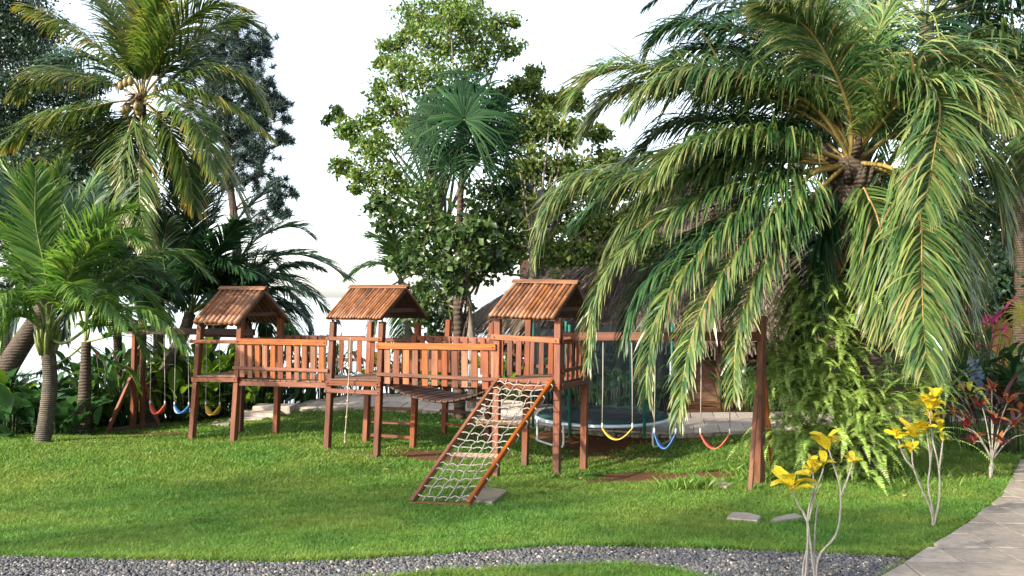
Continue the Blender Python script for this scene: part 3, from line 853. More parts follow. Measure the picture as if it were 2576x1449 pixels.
def tower(label, posts, plat_px, nslat_back, roof, pw=.1, right_slats=0, rail_px=None, back_rail=.62):
    base = fp(*posts['fl'][0])
    t = thing('play_tower', label, 'play tower', V(base.x, base.y, gz(base.x, base.y)), 'roofed towers of the wooden playset')
    P = {}
    for k, (b, tp) in posts.items():
        off = TB if k[0] == 'b' else 0
        a = fp(b[0], b[1], off); c = fp(tp[0], tp[1], off)
        a.z = min(a.z, gz(a.x, a.y) - .05) if a.z > gz(a.x, a.y) - .05 else a.z
        P[k] = (a, c)
        beam(t, 'post', a, c, pw, pw, WOOD, up=V_DIR)
    def on(k, z):
        a, c = P[k]; return a + (c - a) * ((z - a.z) / (c.z - a.z))
    (l, r) = plat_px
    zl, zr = fp(*l).z, fp(*r).z
    C = [on('fl', zl), on('fr', zr), on('br', zr), on('bl', zl)]
    inn = .055
    deck(t, [C[0] + FACE * .06, C[1] + FACE * .06, C[2] - FACE * .03, C[3] - FACE * .03], .028, 9, DECK)
    dz = V(0, 0, -.075)
    beam(t, 'floor_beam', C[0] + FACE * .07 + dz - U_DIR * .06, C[1] + FACE * .07 + dz + U_DIR * .06, .035, .085, WOOD)
    beam(t, 'floor_beam', C[3] - FACE * .07 + dz - U_DIR * .06, C[2] - FACE * .07 + dz + U_DIR * .06, .035, .085, WOOD)
    beam(t, 'floor_beam', C[0] - U_DIR * .07 + dz, C[3] - U_DIR * .07 + dz, .035, .085, WOOD)
    beam(t, 'floor_beam', C[1] + U_DIR * .07 + dz, C[2] + U_DIR * .07 + dz, .035, .085, WOOD)
    bolts(t, [C[0] + FACE * .088 + dz, C[1] + FACE * .088 + dz], FACE)
    # rear railing
    zb = zl + back_rail
    b0, b1 = on('bl', zb), on('br', zr + back_rail)
    beam(t, 'rail', b0 + FACE * .07, b1 + FACE * .07, .03, .07, WOOD)
    beam(t, 'rail', on('bl', zl + .14) - FACE * .02, on('br', zr + .14) - FACE * .02, .03, .06, WOOD_D)
    slat_row(t, on('bl', zl + .01) + FACE * .03, on('br', zr + .01) + FACE * .03, b0 + FACE * .03 + V(0, 0, .03), b1 + FACE * .03 + V(0, 0, .03), nslat_back, .095, WOOD)
    if rail_px:
        (a, b, h) = rail_px
        p, q = fp(*a) + FACE * .07, fp(*b) + FACE * .07
        beam(t, 'rail', p, q, .035, h, WOOD_L)
        bolts(t, [p + U_DIR * .06 + FACE * .018, q - U_DIR * .06 + FACE * .018], FACE)
    if right_slats:
        z0 = zr
        ra, rb = on('fr', z0 + .62), on('br', z0 + .62)
        beam(t, 'rail', ra + U_DIR * .07, rb + U_DIR * .07, .03, .07, WOOD)
        beam(t, 'rail', on('fr', z0 + .17) + U_DIR * .07, on('br', z0 + .17) + U_DIR * .07, .03, .06, WOOD)
        slat_row(t, on('fr', z0 + .0) + U_DIR * .04, on('br', z0 + .0) + U_DIR * .04, ra + U_DIR * .04 + V(0, 0, .02), rb + U_DIR * .04 + V(0, 0, .02), right_slats, .1, WOOD)
    e0, e1, r0, r1, n, rods = roof
    eL = at(e0[0], e0[1], front_Y(e0[0], -.14)); eR = at(e1[0], e1[1], front_Y(e1[0], -.14))
    rL = at(r0[0], r0[1], front_Y(r0[0], TB / 2)); rR = at(r1[0], r1[1], front_Y(r1[0], TB / 2))
    bamboo_roof(t, eL, eR, rL, rR, n, len(P) + n)
    for k in P:
        a, c = P[k]
        if rods:
            mb = MB(); mb.tube([c - V(0, 0, .02), c + V(0, 0, .16)], .012, 6); mb.build('roof_rod', BOLT, t)
    return t, P, C
T1, P1, C1 = tower('left roofed play tower with wide dark bamboo poles, next to the small coconut palm',
    {'fl': ((482, 1110), (507, 800)), 'fr': ((587, 1115), (607, 800)), 'br': ((694, 1096), (706, 800)), 'bl': ((603, 1090), (614, 800))},
    ((498, 944), (600, 944)), 5, ((489, 809), (602, 811), (556, 730), (667, 731), 9, False), .105,
    rail_px=((484, 858), (612, 860), .065))
T2, P2_, C2 = tower('middle roofed play tower with narrow bamboo poles and a knotted rope hanging in front',
    {'fl': ((823, 1133), (839, 809)), 'fr': ((947, 1157), (962, 809)), 'br': ((1038, 1133), (1052, 812)), 'bl': ((919, 1121), (933, 809))},
    ((833, 952), (953, 954)), 6, ((822, 796), (961, 798), (884, 724), (1024, 724), 19, True), .1,
    rail_px=((826, 851), (968, 853), .065))
T3, P3_, C3 = tower('right roofed play tower with orange bamboo roof and the rope net ramp',
    {'fl': ((1247, 1198), (1253, 801)), 'fr': ((1400, 1204), (1405, 800)), 'br': ((1468, 1189), (1474, 800)), 'bl': ((1320, 1178), (1331, 800))},
    ((1254, 957), (1400, 961)), 6, ((1231, 792), (1396, 798), (1295, 711), (1452, 714), 15, True), .105, right_slats=6,
    rail_px=((1240, 847), (1412, 857), .085))
# extra pieces of the middle tower: second beam below the floor, ground sill, rear ladder rungs
p, q = fp(822, 981) + FACE * .06, fp(962, 987) + FACE * .06
beam(T2, 'floor_beam', p, q, .035, .075, WOOD); bolts(T2, [p + U_DIR * .04 + FACE * .018, q - U_DIR * .04 + FACE * .018], FACE)
p, q = fp(812, 1138) + FACE * .03, fp(953, 1152) + FACE * .03
beam(T2, 'ground_sill', p, q, .07, .11, WOOD_D)
for y0, y1 in ((1026, 1030), (1060, 1067), (1094, 1102)):
    beam(T2, 'rung', fp(916, y0, TB) - FACE * .04, fp(1042, y1, TB) - FACE * .04, .04, .055, WOOD)
p, q = fp(500, 840, TB), fp(612, 842, TB)
beam(T1, 'rail', p, q, .035, .12, WOOD_D)
# knotted climbing rope
rp, _ = spline([fp(882, 850, -.16), fp(879, 920, -.18), fp(874, 1020, -.18), fp(868, 1100, -.16), fp(869, 1116, -.15)], 60)
kr = thing('climbing_rope', 'thin knotted rope hanging from the front rail of the middle tower', 'rope', rp[-1])
mb = MB(); mb.tube(rp, .011, 6); mb.build('rope', ROPE_T, kr, True)
for i in (8, 17, 26, 35, 44, 53, 58):
    mb = MB(); c = rp[i]
    mb.tube([c + np.array((0, 0, .028)), c + np.array((0, 0, .014)), c, c - np.array((0, 0, .014)), c - np.array((0, 0, .028))], [.010, .021, .024, .021, .010], 7)
    mb.build('knot', ROPE_T, kr, True)

# ------------------------------------------------------------------ bridges
def railing(parent, xs_slat, w, top, low, bot, back, mat, matl):
    """top/low: ((px,py),(px,py)) rail centre lines; bot: two py of the slat feet at the ends"""
    (a, b), (c, d) = top, low
    f = FACE * .07
    beam(parent, 'rail', fp(*a, back) + f, fp(*b, back) + f, .032, .105, matl)
    beam(parent, 'rail', fp(*c, back) + f, fp(*d, back) + f, .032, .06, mat)
    for x in xs_slat:
        t = (x - a[0]) / (b[0] - a[0])
        yt = a[1] + (b[1] - a[1]) * t; yb = bot[0] + (bot[1] - bot[0]) * t
        lo = fp(x + random.uniform(-1, 1), yb + random.uniform(-1.5, 1.5), back) + FACE * .04; hi = fp(x, yt + 1, back) + FACE * .04
        beam(parent, 'slat', lo, hi, w * random.uniform(.96, 1.04), .022, WOOD_L if random.random() < .75 else WOOD, up=V_DIR)
    bolts(parent, [fp(*a, back) + f + U_DIR * .05 + FACE * .016, fp(*b, back) + f - U_DIR * .05 + FACE * .016], FACE)
def shift_line(l, dx, dy): return tuple((x + dx, y + dy) for x, y in l)
c = fp(716, 955)
B1 = thing('plank_bridge', 'level railed bridge joining the left and middle towers', 'bridge', c, 'railed bridges of the wooden playset')
z1 = lambda x: 434 + x * .3541
railing(B1, [z1(x) for x in (505, 560, 614, 668, 725, 778, 835, 892, 948, 1008, 1068)], .112, ((601, 858), (829, 862)), ((592, 924), (832, 932)), (949, 957), 0, WOOD, WOOD_L)
b = TB - .06
o0, o1 = fp(601, 858), fp(829, 862)
def back_rail(parent, xs_n, a_top, b_top, drop, n):
    """rear railing of a bridge given by the two upper end points in the world"""
    beam(parent, 'rail', a_top, b_top, .03, .09, WOOD)
    lo = V(0, 0, -drop)
    beam(parent, 'rail', a_top + lo * .66 , b_top + lo * .66, .03, .06, WOOD_D)
    slat_row(parent, a_top + lo + FACE * .03, b_top + lo + FACE * .03, a_top + FACE * .03 + V(0, 0, .03), b_top + FACE * .03 + V(0, 0, .03), n, .1, WOOD)
back_rail(B1, 0, o0 + V_DIR * b + V(0, 0, .02), o1 + V_DIR * b + V(0, 0, .03), .62, 10)
f0, f1 = fp(604, 957), fp(826, 962)
beam(B1, 'floor_beam', f0 + V(0, 0, -.05), f1 + V(0, 0, -.05), .06, .09, WOOD)
beam(B1, 'floor_beam', f0 + V(0, 0, -.05) + V_DIR * b, f1 + V(0, 0, -.05) + V_DIR * b, .06, .09, WOOD_D)
nd = 15
for i in range(nd):
    p = f0 + (f1 - f0) * ((i + .5) / nd) + V(0, 0, .01)
    beam(B1, 'plank', p, p + V_DIR * b, (f1 - f0).length / nd - .012, .026, DECK)
c = fp(1100, 965)
B2 = thing('plank_bridge', 'hanging bridge with sagging dark deck joining the middle and right towers', 'bridge', c, 'railed bridges of the wooden playset')
z2 = lambda x: 907.6 + x * .4358
railing(B2, [z2(x) for x in (160, 215, 270, 322, 377, 434, 490, 548, 606, 665, 725, 776)], .114, ((951, 869), (1252, 873)), ((953, 940), (1252, 954)), (964, 979), 0, WOOD, WOOD_L)
o0, o1 = fp(951, 869), fp(1252, 873)
back_rail(B2, 0, o0 + V_DIR * b + V(0, 0, .08), o1 + V_DIR * b + V(0, 0, .04), .60, 13)
sag = [fp(962, 966), fp(1010, 990), fp(1060, 1006), fp(1110, 1012), fp(1160, 1004), fp(1205, 990), fp(1245, 972)]
sp_, _ = spline([p + V_DIR * .04 for p in sag], 20)
for i in range(19):
    a, d = Vector(sp_[i]), Vector(sp_[i + 1]); m = (a + d) / 2; ax = (d - a)
    M, L = axis_frame(m, m + V_DIR * (TB - .12), up=ax.cross(V_DIR) * (-1 if ax.cross(V_DIR).z < 0 else 1))
    M = M @ Matrix.Rotation(random.uniform(-.06, .06), 4, 'X')
    place('plank', chamfer_mesh(L, round(ax.length - .012, 2), .03, WOOD_D), M, B2)
for off in (.14, TB - .2):
    mb = MB(); mb.tube(sp_ + np.array(tuple(V_DIR * off)) - np.array((0, 0, .03)), .012, 6); mb.build('cable', BOLT, B2, True)

# ------------------------------------------------------------------ rear climbing frame behind the hanging bridge
def rp_(px, py, Y): return at(px, py, Y)
pa, pb = (rp_(1117, 1088, 16.9), rp_(1129, 804, 16.9)), (rp_(1226, 1104, 16.4), rp_(1238, 812, 16.4))
RF = thing('ladder_platform', 'roofless rear platform with ladder rungs behind the hanging bridge', 'play tower', V(pa[0].x, pa[0].y, gz(pa[0].x, pa[0].y)))
for a, d in (pa, pb):
    a.z = gz(a.x, a.y) - .05
    beam(RF, 'post', a, d, .1, .1, WOOD, up=V_DIR)
ax = (pb[0] - pa[0]); ax.z = 0; axn = ax.normalized()
for y in (1000, 1032, 1064):
    z = rp_(1117, y, 16.9).z
    p = V(pa[0].x, pa[0].y, z); beam(RF, 'rung', p - axn * .06 - V_DIR * .06, p + ax + axn * .06 - V_DIR * .06, .04, .055, WOOD)
zt = rp_(1117, 968, 16.9).z
p = V(pa[0].x, pa[0].y, zt); beam(RF, 'floor_beam', p - axn * .06 - V_DIR * .07, p + ax + axn * .06 - V_DIR * .07, .04, .09, WOOD)
for k in range(5):
    q = p - V_DIR * (.05 + .13 * k); beam(RF, 'plank', q - axn * .04 + V(0, 0, .06), q + ax + axn * .04 + V(0, 0, .06), .12, .026, DECK)
for s in (-.06, ax.length + .06):
    q = p + axn * s; beam(RF, 'floor_beam', q - V(0, 0, 0), q - V_DIR * .62, .04, .09, WOOD)
zr_ = rp_(1117, 856, 16.9).z
p = V(pa[0].x, pa[0].y, zr_); beam(RF, 'rail', p - axn * .4 + V_DIR * .07, p + ax + axn * .06 + V_DIR * .07, .03, .08, WOOD_D)

# ------------------------------------------------------------------ rope net ramp
bl0, br0, tl0, tr0 = ground_at(1036, 1271), ground_at(1178, 1275), fp(1257, 955) + FACE * .09, fp(1391, 962) + FACE * .09
bl0.z += .03; br0.z += .03
NR = thing('net_ramp', 'sloping wooden frame strung with pale rope net, leaning on the right tower', 'climbing net', (bl0 + br0) / 2)
nrm = (br0 - bl0).cross(tl0 - bl0).normalized()
if nrm.z < 0: nrm = -nrm
ext = .10
for a, d in ((bl0, tl0), (br0, tr0)):
    beam(NR, 'side_rail', a, d + (d - a).normalized() * ext, .05, .085, WOOD_L, up=nrm)
beam(NR, 'bottom_bar', bl0 - U_DIR * .03 + nrm * .0 - V(0, 0, .015), br0 + U_DIR * .03 - V(0, 0, .015), .07, .045, WOOD_L)
beam(NR, 'top_bar', tl0 + (tr0 - tl0) * .03 + nrm * .01, tl0 + (tr0 - tl0) * .97 + nrm * .01, .05, .06, WOOD)
def ramp_pt(u, t, h=0.0): 
    a = bl0 + (tl0 - bl0) * t; d = br0 + (tr0 - br0) * t
    return a + (d - a) * u + nrm * h
for t in (.36, .635):
    beam(NR, 'cross_plank', ramp_pt(.03, t, -.05), ramp_pt(.97, t + .005, -.05), .09, .03, PLANK_P, up=nrm)
rr = random.Random(5)
for u in (.2, .4, .6, .8):
    ph = rr.random() * 6
    pts = [ramp_pt(u + .012 * math.sin(k * 2.1 + ph) + rr.uniform(-.008, .008), k / 40, .022 + .012 * math.cos(k * math.pi * 20 / 40)) for k in range(41)]
    mb = MB(); mb.tube(pts, .0085, 5); mb.build('rope', ROPE, NR, True)
NT = 17
for i in range(NT):
    t = .045 + .93 * i / (NT - 1) + rr.uniform(-.006, .006)
    dr = rr.uniform(.006, .02); tilt = rr.uniform(-.008, .008)
    pts = [ramp_pt(-.02 + 1.04 * k / 20, t + tilt * (k / 10 - 1) - dr * math.sin(k / 20 * math.pi) + .004 * math.sin(k * 1.9 + i), .02 - .012 * math.cos(k * math.pi / 2)) for k in range(21)]
    mb = MB(); mb.tube(pts, .0095, 5); mb.build('rope', ROPE, NR, True)
    if i % 2 == 0:                               # lashing outside the right rail
        c = ramp_pt(1.035, t, 0)
        mb = MB(); mb.tube([c + nrm * .03, c + U_DIR * .03, c - nrm * .045 + U_DIR * .012, c - nrm * .05 - (tl0 - bl0).normalized() * .09], .011, 5); mb.build('lashing', ROPE, NR, True)

# ------------------------------------------------------------------ swing frames and swings
SF = thing('timber_swing_set', 'red timber swing beam with splayed post at right, reaching to the right tower', 'swing frame', on_ground(1908, 11.9), 'swing frames of the wooden playset')
YR = 11.95
pt = at(1906, 846, YR); ps = fp(1420, 846, .35)
beam(SF, 'beam', ps, pt + U_DIR * .05, .07, .13, WOOD)
a = at(1905, 1207, YR); a.z = gz(a.x, a.y) - .05
beam(SF, 'post', a, at(1914, 795, YR), .085, .06, WOOD_L, up=V_DIR)
a2 = at(1919, 1195, YR + .12); a2.z = gz(a2.x, a2.y) - .05
beam(SF, 'post', a2, at(1924, 795, YR + .1), .05, .05, WOOD, up=V_DIR)
a3 = at(1886, 1212, YR - .45); a3.z = gz(a3.x, a3.y) - .05
beam(SF, 'brace', a3, at(1903, 992, YR - .07), .05, .06, WOOD, up=U_DIR)
a4 = at(1945, 1180, YR + .7); a4.z = gz(a4.x, a4.y) - .05
beam(SF, 'brace', a4, at(1922, 950, YR + .18), .05, .06, WOOD, up=U_DIR)
bolts(SF, [at(1905, 998, YR - .12), at(1905, 820, YR - .05), at(1908, 832, YR - .05)], V(0, -1, 0))
def swing(label, seat, cols, top_y, beamY, grp, seat_y, sag, wid, twist=0.0):
    """seat: (px left, px right); hangs on two ropes from the beam"""
    l, r = seat; YL, YRt = beamY
    tl, tr = at(l + 2, top_y, YL), at(r - 2, top_y, YRt)
    sl, sr = at(l, seat_y, YL), at(r, seat_y + .5, YRt)
    mid = (sl + sr) / 2 - V(0, 0, sag)
    t = thing('swing', label, 'swing', mid, grp)
    for a, d in ((tl, sl), (tr, sr)):
        mb = MB(); mb.tube([a, a + (d - a) * .5 + V(.004, 0, 0), d + V(0, 0, .07)], .0085, 6); mb.build('rope', ROPE, t, True)
        mb = MB(); mb.tube([d + V(0, 0, .085), d + V(0, 0, .05), d + V(0, 0, .0)], [.012, .018, .014], 6); mb.build('connector', STEEL, t, True)
    ax = (sr - sl); ax.z = 0; nr = V(-ax.y, ax.x, 0).normalized()
    nr = (nr + ax.normalized() * twist).normalized()
    mb = MB(); v, f = [], []
    n = 14
    for i in range(n + 1):
        k = i / n; p = sl + (sr - sl) * k - V(0, 0, sag * (1 - (2 * k - 1) ** 2))
        tang = V(ax.x, ax.y, sag * 4 * (2 * k - 1)); no = tang.cross(nr).normalized()
        if no.z < 0: no = -no
        wv = wid * (.35 + .65 * min(1, 4 * k, 4 * (1 - k)))
        for s_, h in ((-1, 0), (1, 0), (1, .012), (-1, .012)):
            v.append(tuple(p + nr * (s_ * wv / 2) + no * h))
    for i in range(n):
        for j in range(4): f.append([4 * i + j, 4 * i + (j + 1) % 4, 4 * i + 4 + (j + 1) % 4, 4 * i + 4 + j])
    f += [[3, 2, 1, 0], [4 * n, 4 * n + 1, 4 * n + 2, 4 * n + 3]]
    mb.add(v, f); mb.build('seat', cols, t, True)
YEL = plain_mat('yellow swing plastic', (.5, .3, .03), .55, .15, 5)
BLU = plain_mat('blue swing plastic', (.02, .10, .30), .45, .15, 5)
RED = plain_mat('red swing plastic', (.45, .06, .03), .45, .15, 5)
def beamY(px): return front_Y(px, 0.0) if False else float(ps.y + (pt.y - ps.y) * ((px - 1420) / (1906 - 1420)))
swing('yellow belt swing hanging left under the right swing beam', (1515, 1591), YEL, 853, (beamY(1515), beamY(1591)), 'belt swings', 1078, .17, .13)
swing('blue belt swing in the middle under the right swing beam', (1646, 1700), BLU, 853, (beamY(1646), beamY(1700)), 'belt swings', 1091, .22, .13)
swing('red belt swing hanging right under the right swing beam', (1762, 1836), RED, 853, (beamY(1762), beamY(1836)), 'belt swings', 1092, .21, .13)
LS = thing('timber_swing_set', 'dark timber swing frame with double posts and braces behind the left tower', 'swing frame', on_ground(345, 18.2), 'swing frames of the wooden playset')
qa, qb = at(338, 832, 18.2), at(640, 836, 16.9)
beam(LS, 'beam', qa - V(.15, 0, 0), qb, .07, .13, WOOD_D)
for px, dy in ((334, -.06), (356, .1)):
    a = at(px, 1085, 18.2 + dy); a.z = gz(a.x, a.y) - .05
    beam(LS, 'post', a, at(px + 6, 805, 18.2 + dy), .1, .09, WOOD, up=V_DIR)
a = at(266, 1096, 17.6); a.z = gz(a.x, a.y) - .04; beam(LS, 'brace', a, at(330, 950, 18.1), .07, .07, WOOD, up=U_DIR)
a = at(402, 1080, 18.7); a.z = gz(a.x, a.y) - .04; beam(LS, 'brace', a, at(358, 950, 18.3), .07, .07, WOOD, up=U_DIR)
a, d = at(270, 1088, 17.65), at(395, 1072, 18.65); a.z = gz(a.x, a.y) + .05; d.z = gz(d.x, d.y) + .05
beam(LS, 'ground_sill', a, d, .05, .1, WOOD_D)
def lY(px): return 18.2 + (16.9 - 18.2) * (px - 338) / 302
swing('red belt swing hanging beside the left double posts', (378, 415), RED, 840, (lY(378), lY(415)), 'belt swings', 1018, .20, .14, .5)
swing('blue belt swing partly hidden by the left tower leg', (439, 475), BLU, 840, (lY(439), lY(475)), 'belt swings', 1021, .16, .14, .9)
swing('yellow belt swing seen between the left tower legs', (518, 553), YEL, 840, (lY(518), lY(553)), 'belt swings', 1021, .19, .14, .4)

# ------------------------------------------------------------------ trampoline
TC = on_ground(1515, 16.35); TRr = 1.27; TZ = at(1515, 1042, 16.35).z
TR = thing('trampoline', 'round black trampoline with dark green pad and net behind the swings', 'trampoline', TC)
def ring(r, z, n=49): return [V(TC.x + r * math.cos(k * 2 * math.pi / (n - 1)), TC.y + r * math.sin(k * 2 * math.pi / (n - 1)), z) for k in range(n)]
mb = MB(); mb.tube(ring(TRr, TZ - .045), .03, 8, False); mb.build('rim', plain_mat('pale blue enamelled tube', (.5, .6, .7), .35, .1, 3), TR, True)
mb = MB(); v = [(TC.x, TC.y, TZ - .06)] + [tuple(p) for p in ring(TRr - .22, TZ - .01)[:-1]]
mb.add(v, [[0, i + 1, (i + 1) % 48 + 1] for i in range(48)]); mb.build('jumping_mat', MAT_B, TR, True)
mb = MB(); v, f = [], []
for i in range(96):
    a = i / 96 * 2 * math.pi; wob = .012 * math.sin(i * 1.7) + .01 * math.sin(i * .63)
    for r, z in ((TRr - .27, TZ + wob * .6), (TRr - .14, TZ + .035 + wob), (TRr - .03, TZ + .01 + wob), (TRr - .02, TZ - .015)):
        v.append((TC.x + r * math.cos(a), TC.y + r * math.sin(a), z))
for i in range(96):
    j = (i + 1) % 96
    for k in range(3): f.append([4 * i + k, 4 * j + k, 4 * j + k + 1, 4 * i + k + 1])
mb.add(v, f); mb.build('safety_pad', PAD_G, TR, True)
for k in range(3):
    a0 = R(-150 + k * 120); pts = []
    for s_, z in ((-.36, TZ - .06), (-.36, TC.z + .12), (-.31, TC.z + .04), (.31, TC.z + .04), (.36, TC.z + .12), (.36, TZ - .06)):
        a = a0 + s_; pts.append(V(TC.x + TRr * math.cos(a), TC.y + TRr * math.sin(a), z))
    P_, _ = spline(pts, 30); P_[:, 2] = np.maximum(P_[:, 2], TC.z + .02)
    mb = MB(); mb.tube(P_, .022, 7); mb.build('leg', STEEL, TR, True)
poles = []
for k in range(6):
    a = R(-62 + k * 60); p = V(TC.x + (TRr + .06) * math.cos(a), TC.y + (TRr + .06) * math.sin(a), 0)
    mb = MB(); mb.tube([V(p.x, p.y, TC.z + .25), V(p.x, p.y, TZ + 1.75)], .027, 8); mb.build('net_pole', GREEN_S, TR, True); poles.append(p)
def net_mat():
    m, nt, out = new_mat('dark safety net')
    d = N(nt, 'ShaderNodeBsdfDiffuse'); d.inputs[0].default_value = (.012, .022, .028, 1)
    t = nt.nodes.new('ShaderNodeBsdfTransparent'); mx = N(nt, 'ShaderNodeMixShader'); mx.inputs[0].default_value = .42
    nt.links.new(t.outputs[0], mx.inputs[1]); nt.links.new(d.outputs[0], mx.inputs[2]); nt.links.new(mx.outputs[0], out.inputs[0])
    return m
mb = MB(); v, f = [], []
for k in range(7):
    p = poles[k % 6]; q = TC + (p - TC) * .97
    v += [(q.x, q.y, TZ + .02), (q.x, q.y, TZ + 1.65)]
for k in range(6): f.append([2 * k, 2 * k + 2, 2 * k + 3, 2 * k + 1])
mb.add(v, f); mb.build('safety_net', net_mat(), TR)
# ------------------------------------------------------------------ palms
PALM_Y = leaf_mat('coconut leaflets', [(.035, .075, .016), (.06, .115, .022), (.10, .15, .03)], (.4, .27, .03), .5, .95, .36, .32, spec=.45, tipmix=.95, dead=(.28, .19, .07))
PALM_B = leaf_mat('young coconut leaflets', [(.03, .088, .018), (.06, .14, .026), (.13, .2, .045)], (.34, .28, .04), .7, 1.1, .33, .38, spec=.45, tipmix=.7)
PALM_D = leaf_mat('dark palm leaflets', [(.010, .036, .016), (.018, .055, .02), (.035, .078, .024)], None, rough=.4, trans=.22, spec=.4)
PALM_I = leaf_mat('oil palm leaflets', [(.026, .074, .024), (.066, .128, .035), (.19, .22, .068)], (.4, .36, .14), .6, 1.12, .3, .3, spec=.6, tipmix=.85, dead=(.2, .15, .07))
RACHIS_Y = plain_mat('yellow leaf stalk', (.2, .145, .04), .45, .25, 4)
RACHIS_G = plain_mat('green leaf stalk', (.13, .16, .04), .45, .25, 4)
BARK_RING = bark_mat('ringed palm bark', (.035, .028, .02), (.12, .098, .072), 9.0, 7.0)
BARK_DARK = bark_mat('shaggy dark palm bark', (.018, .013, .009), (.085, .058, .036), 5.0, 9.0)
BARK_FAN = bark_mat('fibrous brown palm bark', (.022, .014, .009), (.085, .052, .034), 3.0, 6.0)
BARK = bark_mat('grey tree bark', (.06, .05, .04), (.2, .17, .14))
FIBRE = plain_mat('brown palm fibre', (.10, .06, .03), .95, .5, 20)
PROF_S = [0, .12, .35, .65, .88, 1.0]; PROF_L = [.35, .72, 1.0, .92, .62, .34]
def frond(parent, pts, n, L, w, mat, rmat, droop=.5, lift=12, a0=62, a1=24, base=.16, r0=.028, twist=0.0, K=4, hint=None, jit=1.0, prof=PROF_L):
    """one pinnate leaf: a tapering stalk along pts with n leaflets on either side"""
    P, T_len = spline(pts, 28)
    T = np.gradient(P, axis=0); T /= np.linalg.norm(T, axis=1)[:, None]
    d = P[-1] - P[0] if hint is None else np.array(hint)
    S0 = np.cross(d, (0, 0, 1.0)); S0 /= np.linalg.norm(S0) + 1e-9
    S = S0[None] - T * (T @ S0)[:, None]; S /= np.linalg.norm(S, axis=1)[:, None] + 1e-9
    Nn = np.cross(S, T)
    if twist:
        tw = np.linspace(0, twist, 28)[:, None]
        S, Nn = S * np.cos(tw) + Nn * np.sin(tw), Nn * np.cos(tw) - S * np.sin(tw)
    mb = MB()
    mb.tube(P, np.linspace(1, .12, 28) ** 1.3 * r0 + .003, 5)
    stalk = mb.build('frond', rmat, parent, True)
    mb = MB()
    ss = base + (1 - base) * (np.arange(n) + .5) / n
    for side in (-1, 1):
        s = np.clip(ss + rng.normal(0, .25 / n, n), 0, .999)
        f = s * 27; i = f.astype(int); q = (f - i)[:, None]
        p = P[i] * (1 - q) + P[np.minimum(i + 1, 27)] * q
        t, sv, nv = T[i], S[i], Nn[i]
        al = np.radians(a0 + (a1 - a0) * s ** 1.2 + rng.normal(0, 4 * jit, n)); be = np.radians(lift + rng.normal(0, 9 * jit, n))
        D = np.cos(al)[:, None] * t + np.sin(al)[:, None] * (side * np.cos(be)[:, None] * sv + np.sin(be)[:, None] * nv)
        l = L * np.interp(s, PROF_S, prof) * (1 + rng.normal(0, .07 * jit, n))
        g = droop * (1 + rng.normal(0, .25 * jit, n))
        pos = p.copy(); cen = []; dirs = []
        for k in range(K + 1):
            dk = D.copy(); dk[:, 2] -= g * (k / K) ** 1.15 * 1.9
            dk /= np.linalg.norm(dk, axis=1)[:, None]
            cen.append(pos.copy()); dirs.append(dk)
            pos = pos + dk * (l / K)[:, None]
        nb = nv + .35 * side * sv + rng.normal(0, .22 * jit, (n, 3))
        wk = [.55, 1.0, .9, .55, 0.0] if K == 4 else [.6, 1.0, .75, 0.0]
        ver = []; tipv = []
        for k in range(K + 1):
            wv = np.cross(dirs[k], nb); wv /= np.linalg.norm(wv, axis=1)[:, None] + 1e-9
            tv = np.full(n, k / K) * (.6 + .4 * s)
            if k < K:
                ver += [cen[k] - wv * (w * wk[k] / 2), cen[k] + wv * (w * wk[k] / 2)]; tipv += [tv, tv]
            else: ver.append(cen[k]); tipv.append(tv)
        M_ = 2 * K + 1
        v = np.stack(ver, 1).reshape(-1, 3); tv = np.stack(tipv, 1).reshape(-1)
        b = (np.arange(n) * M_)[:, None]
        quads = np.concatenate([b + np.array([[2 * k, 2 * k + 1, 2 * k + 3, 2 * k + 2]]) for k in range(K - 1)])
        tris = b + np.array([[2 * K - 2, 2 * K - 1, 2 * K]])
        mb.add(v, [quads, tris], tv)
    lf = mb.build('leaflets', mat, stalk)
    lf['kind'] = 'stuff'
    return stalk
def pix_frond(parent, crown, path, dY, **kw):
    """path: pixel points from the crown outwards; the leaf's depth changes by dY from foot to tip"""
    n = len(path); pts = [crown]
    for i, (x, y) in enumerate(path):
        pts.append(at(x, y, crown.y + dY * ((i + 1) / n) ** 1.1))
    return frond(parent, pts, **kw)
def rand_frond(parent, crown, az, el, length, bend, **kw):
    """az: compass angle (0 = right, 90 = away), el: rise at the foot, bend: total downward turn, degrees"""
    pts = [crown]; p = Vector(crown); n = 6
    for i in range(n):
        e = R(el - bend * ((i + .5) / n) ** 1.3)
        a = R(az + random.uniform(-4, 4))
        p = p + V(math.cos(e) * math.cos(a), math.cos(e) * math.sin(a), math.sin(e)) * (length / n)
        pts.append(p.copy())
    return frond(parent, pts, hint=(math.cos(R(az)), math.sin(R(az)), 0), **kw)
def palm_trunk(parent, pts, r0, r1, mat, rings=14, rough=.06):
    P, L = spline(pts, max(12, rings * 2))
    n = len(P); rad = np.linspace(r0, r1, n) * (1 + rough * (np.arange(n) % 2)) * (1 + .02 * rng.normal(0, 1, n))
    rad[0] *= 1.35; rad[1] *= 1.15
    mb = MB(); mb.tube(P, rad, 12); return mb.build('trunk', mat, parent, True)

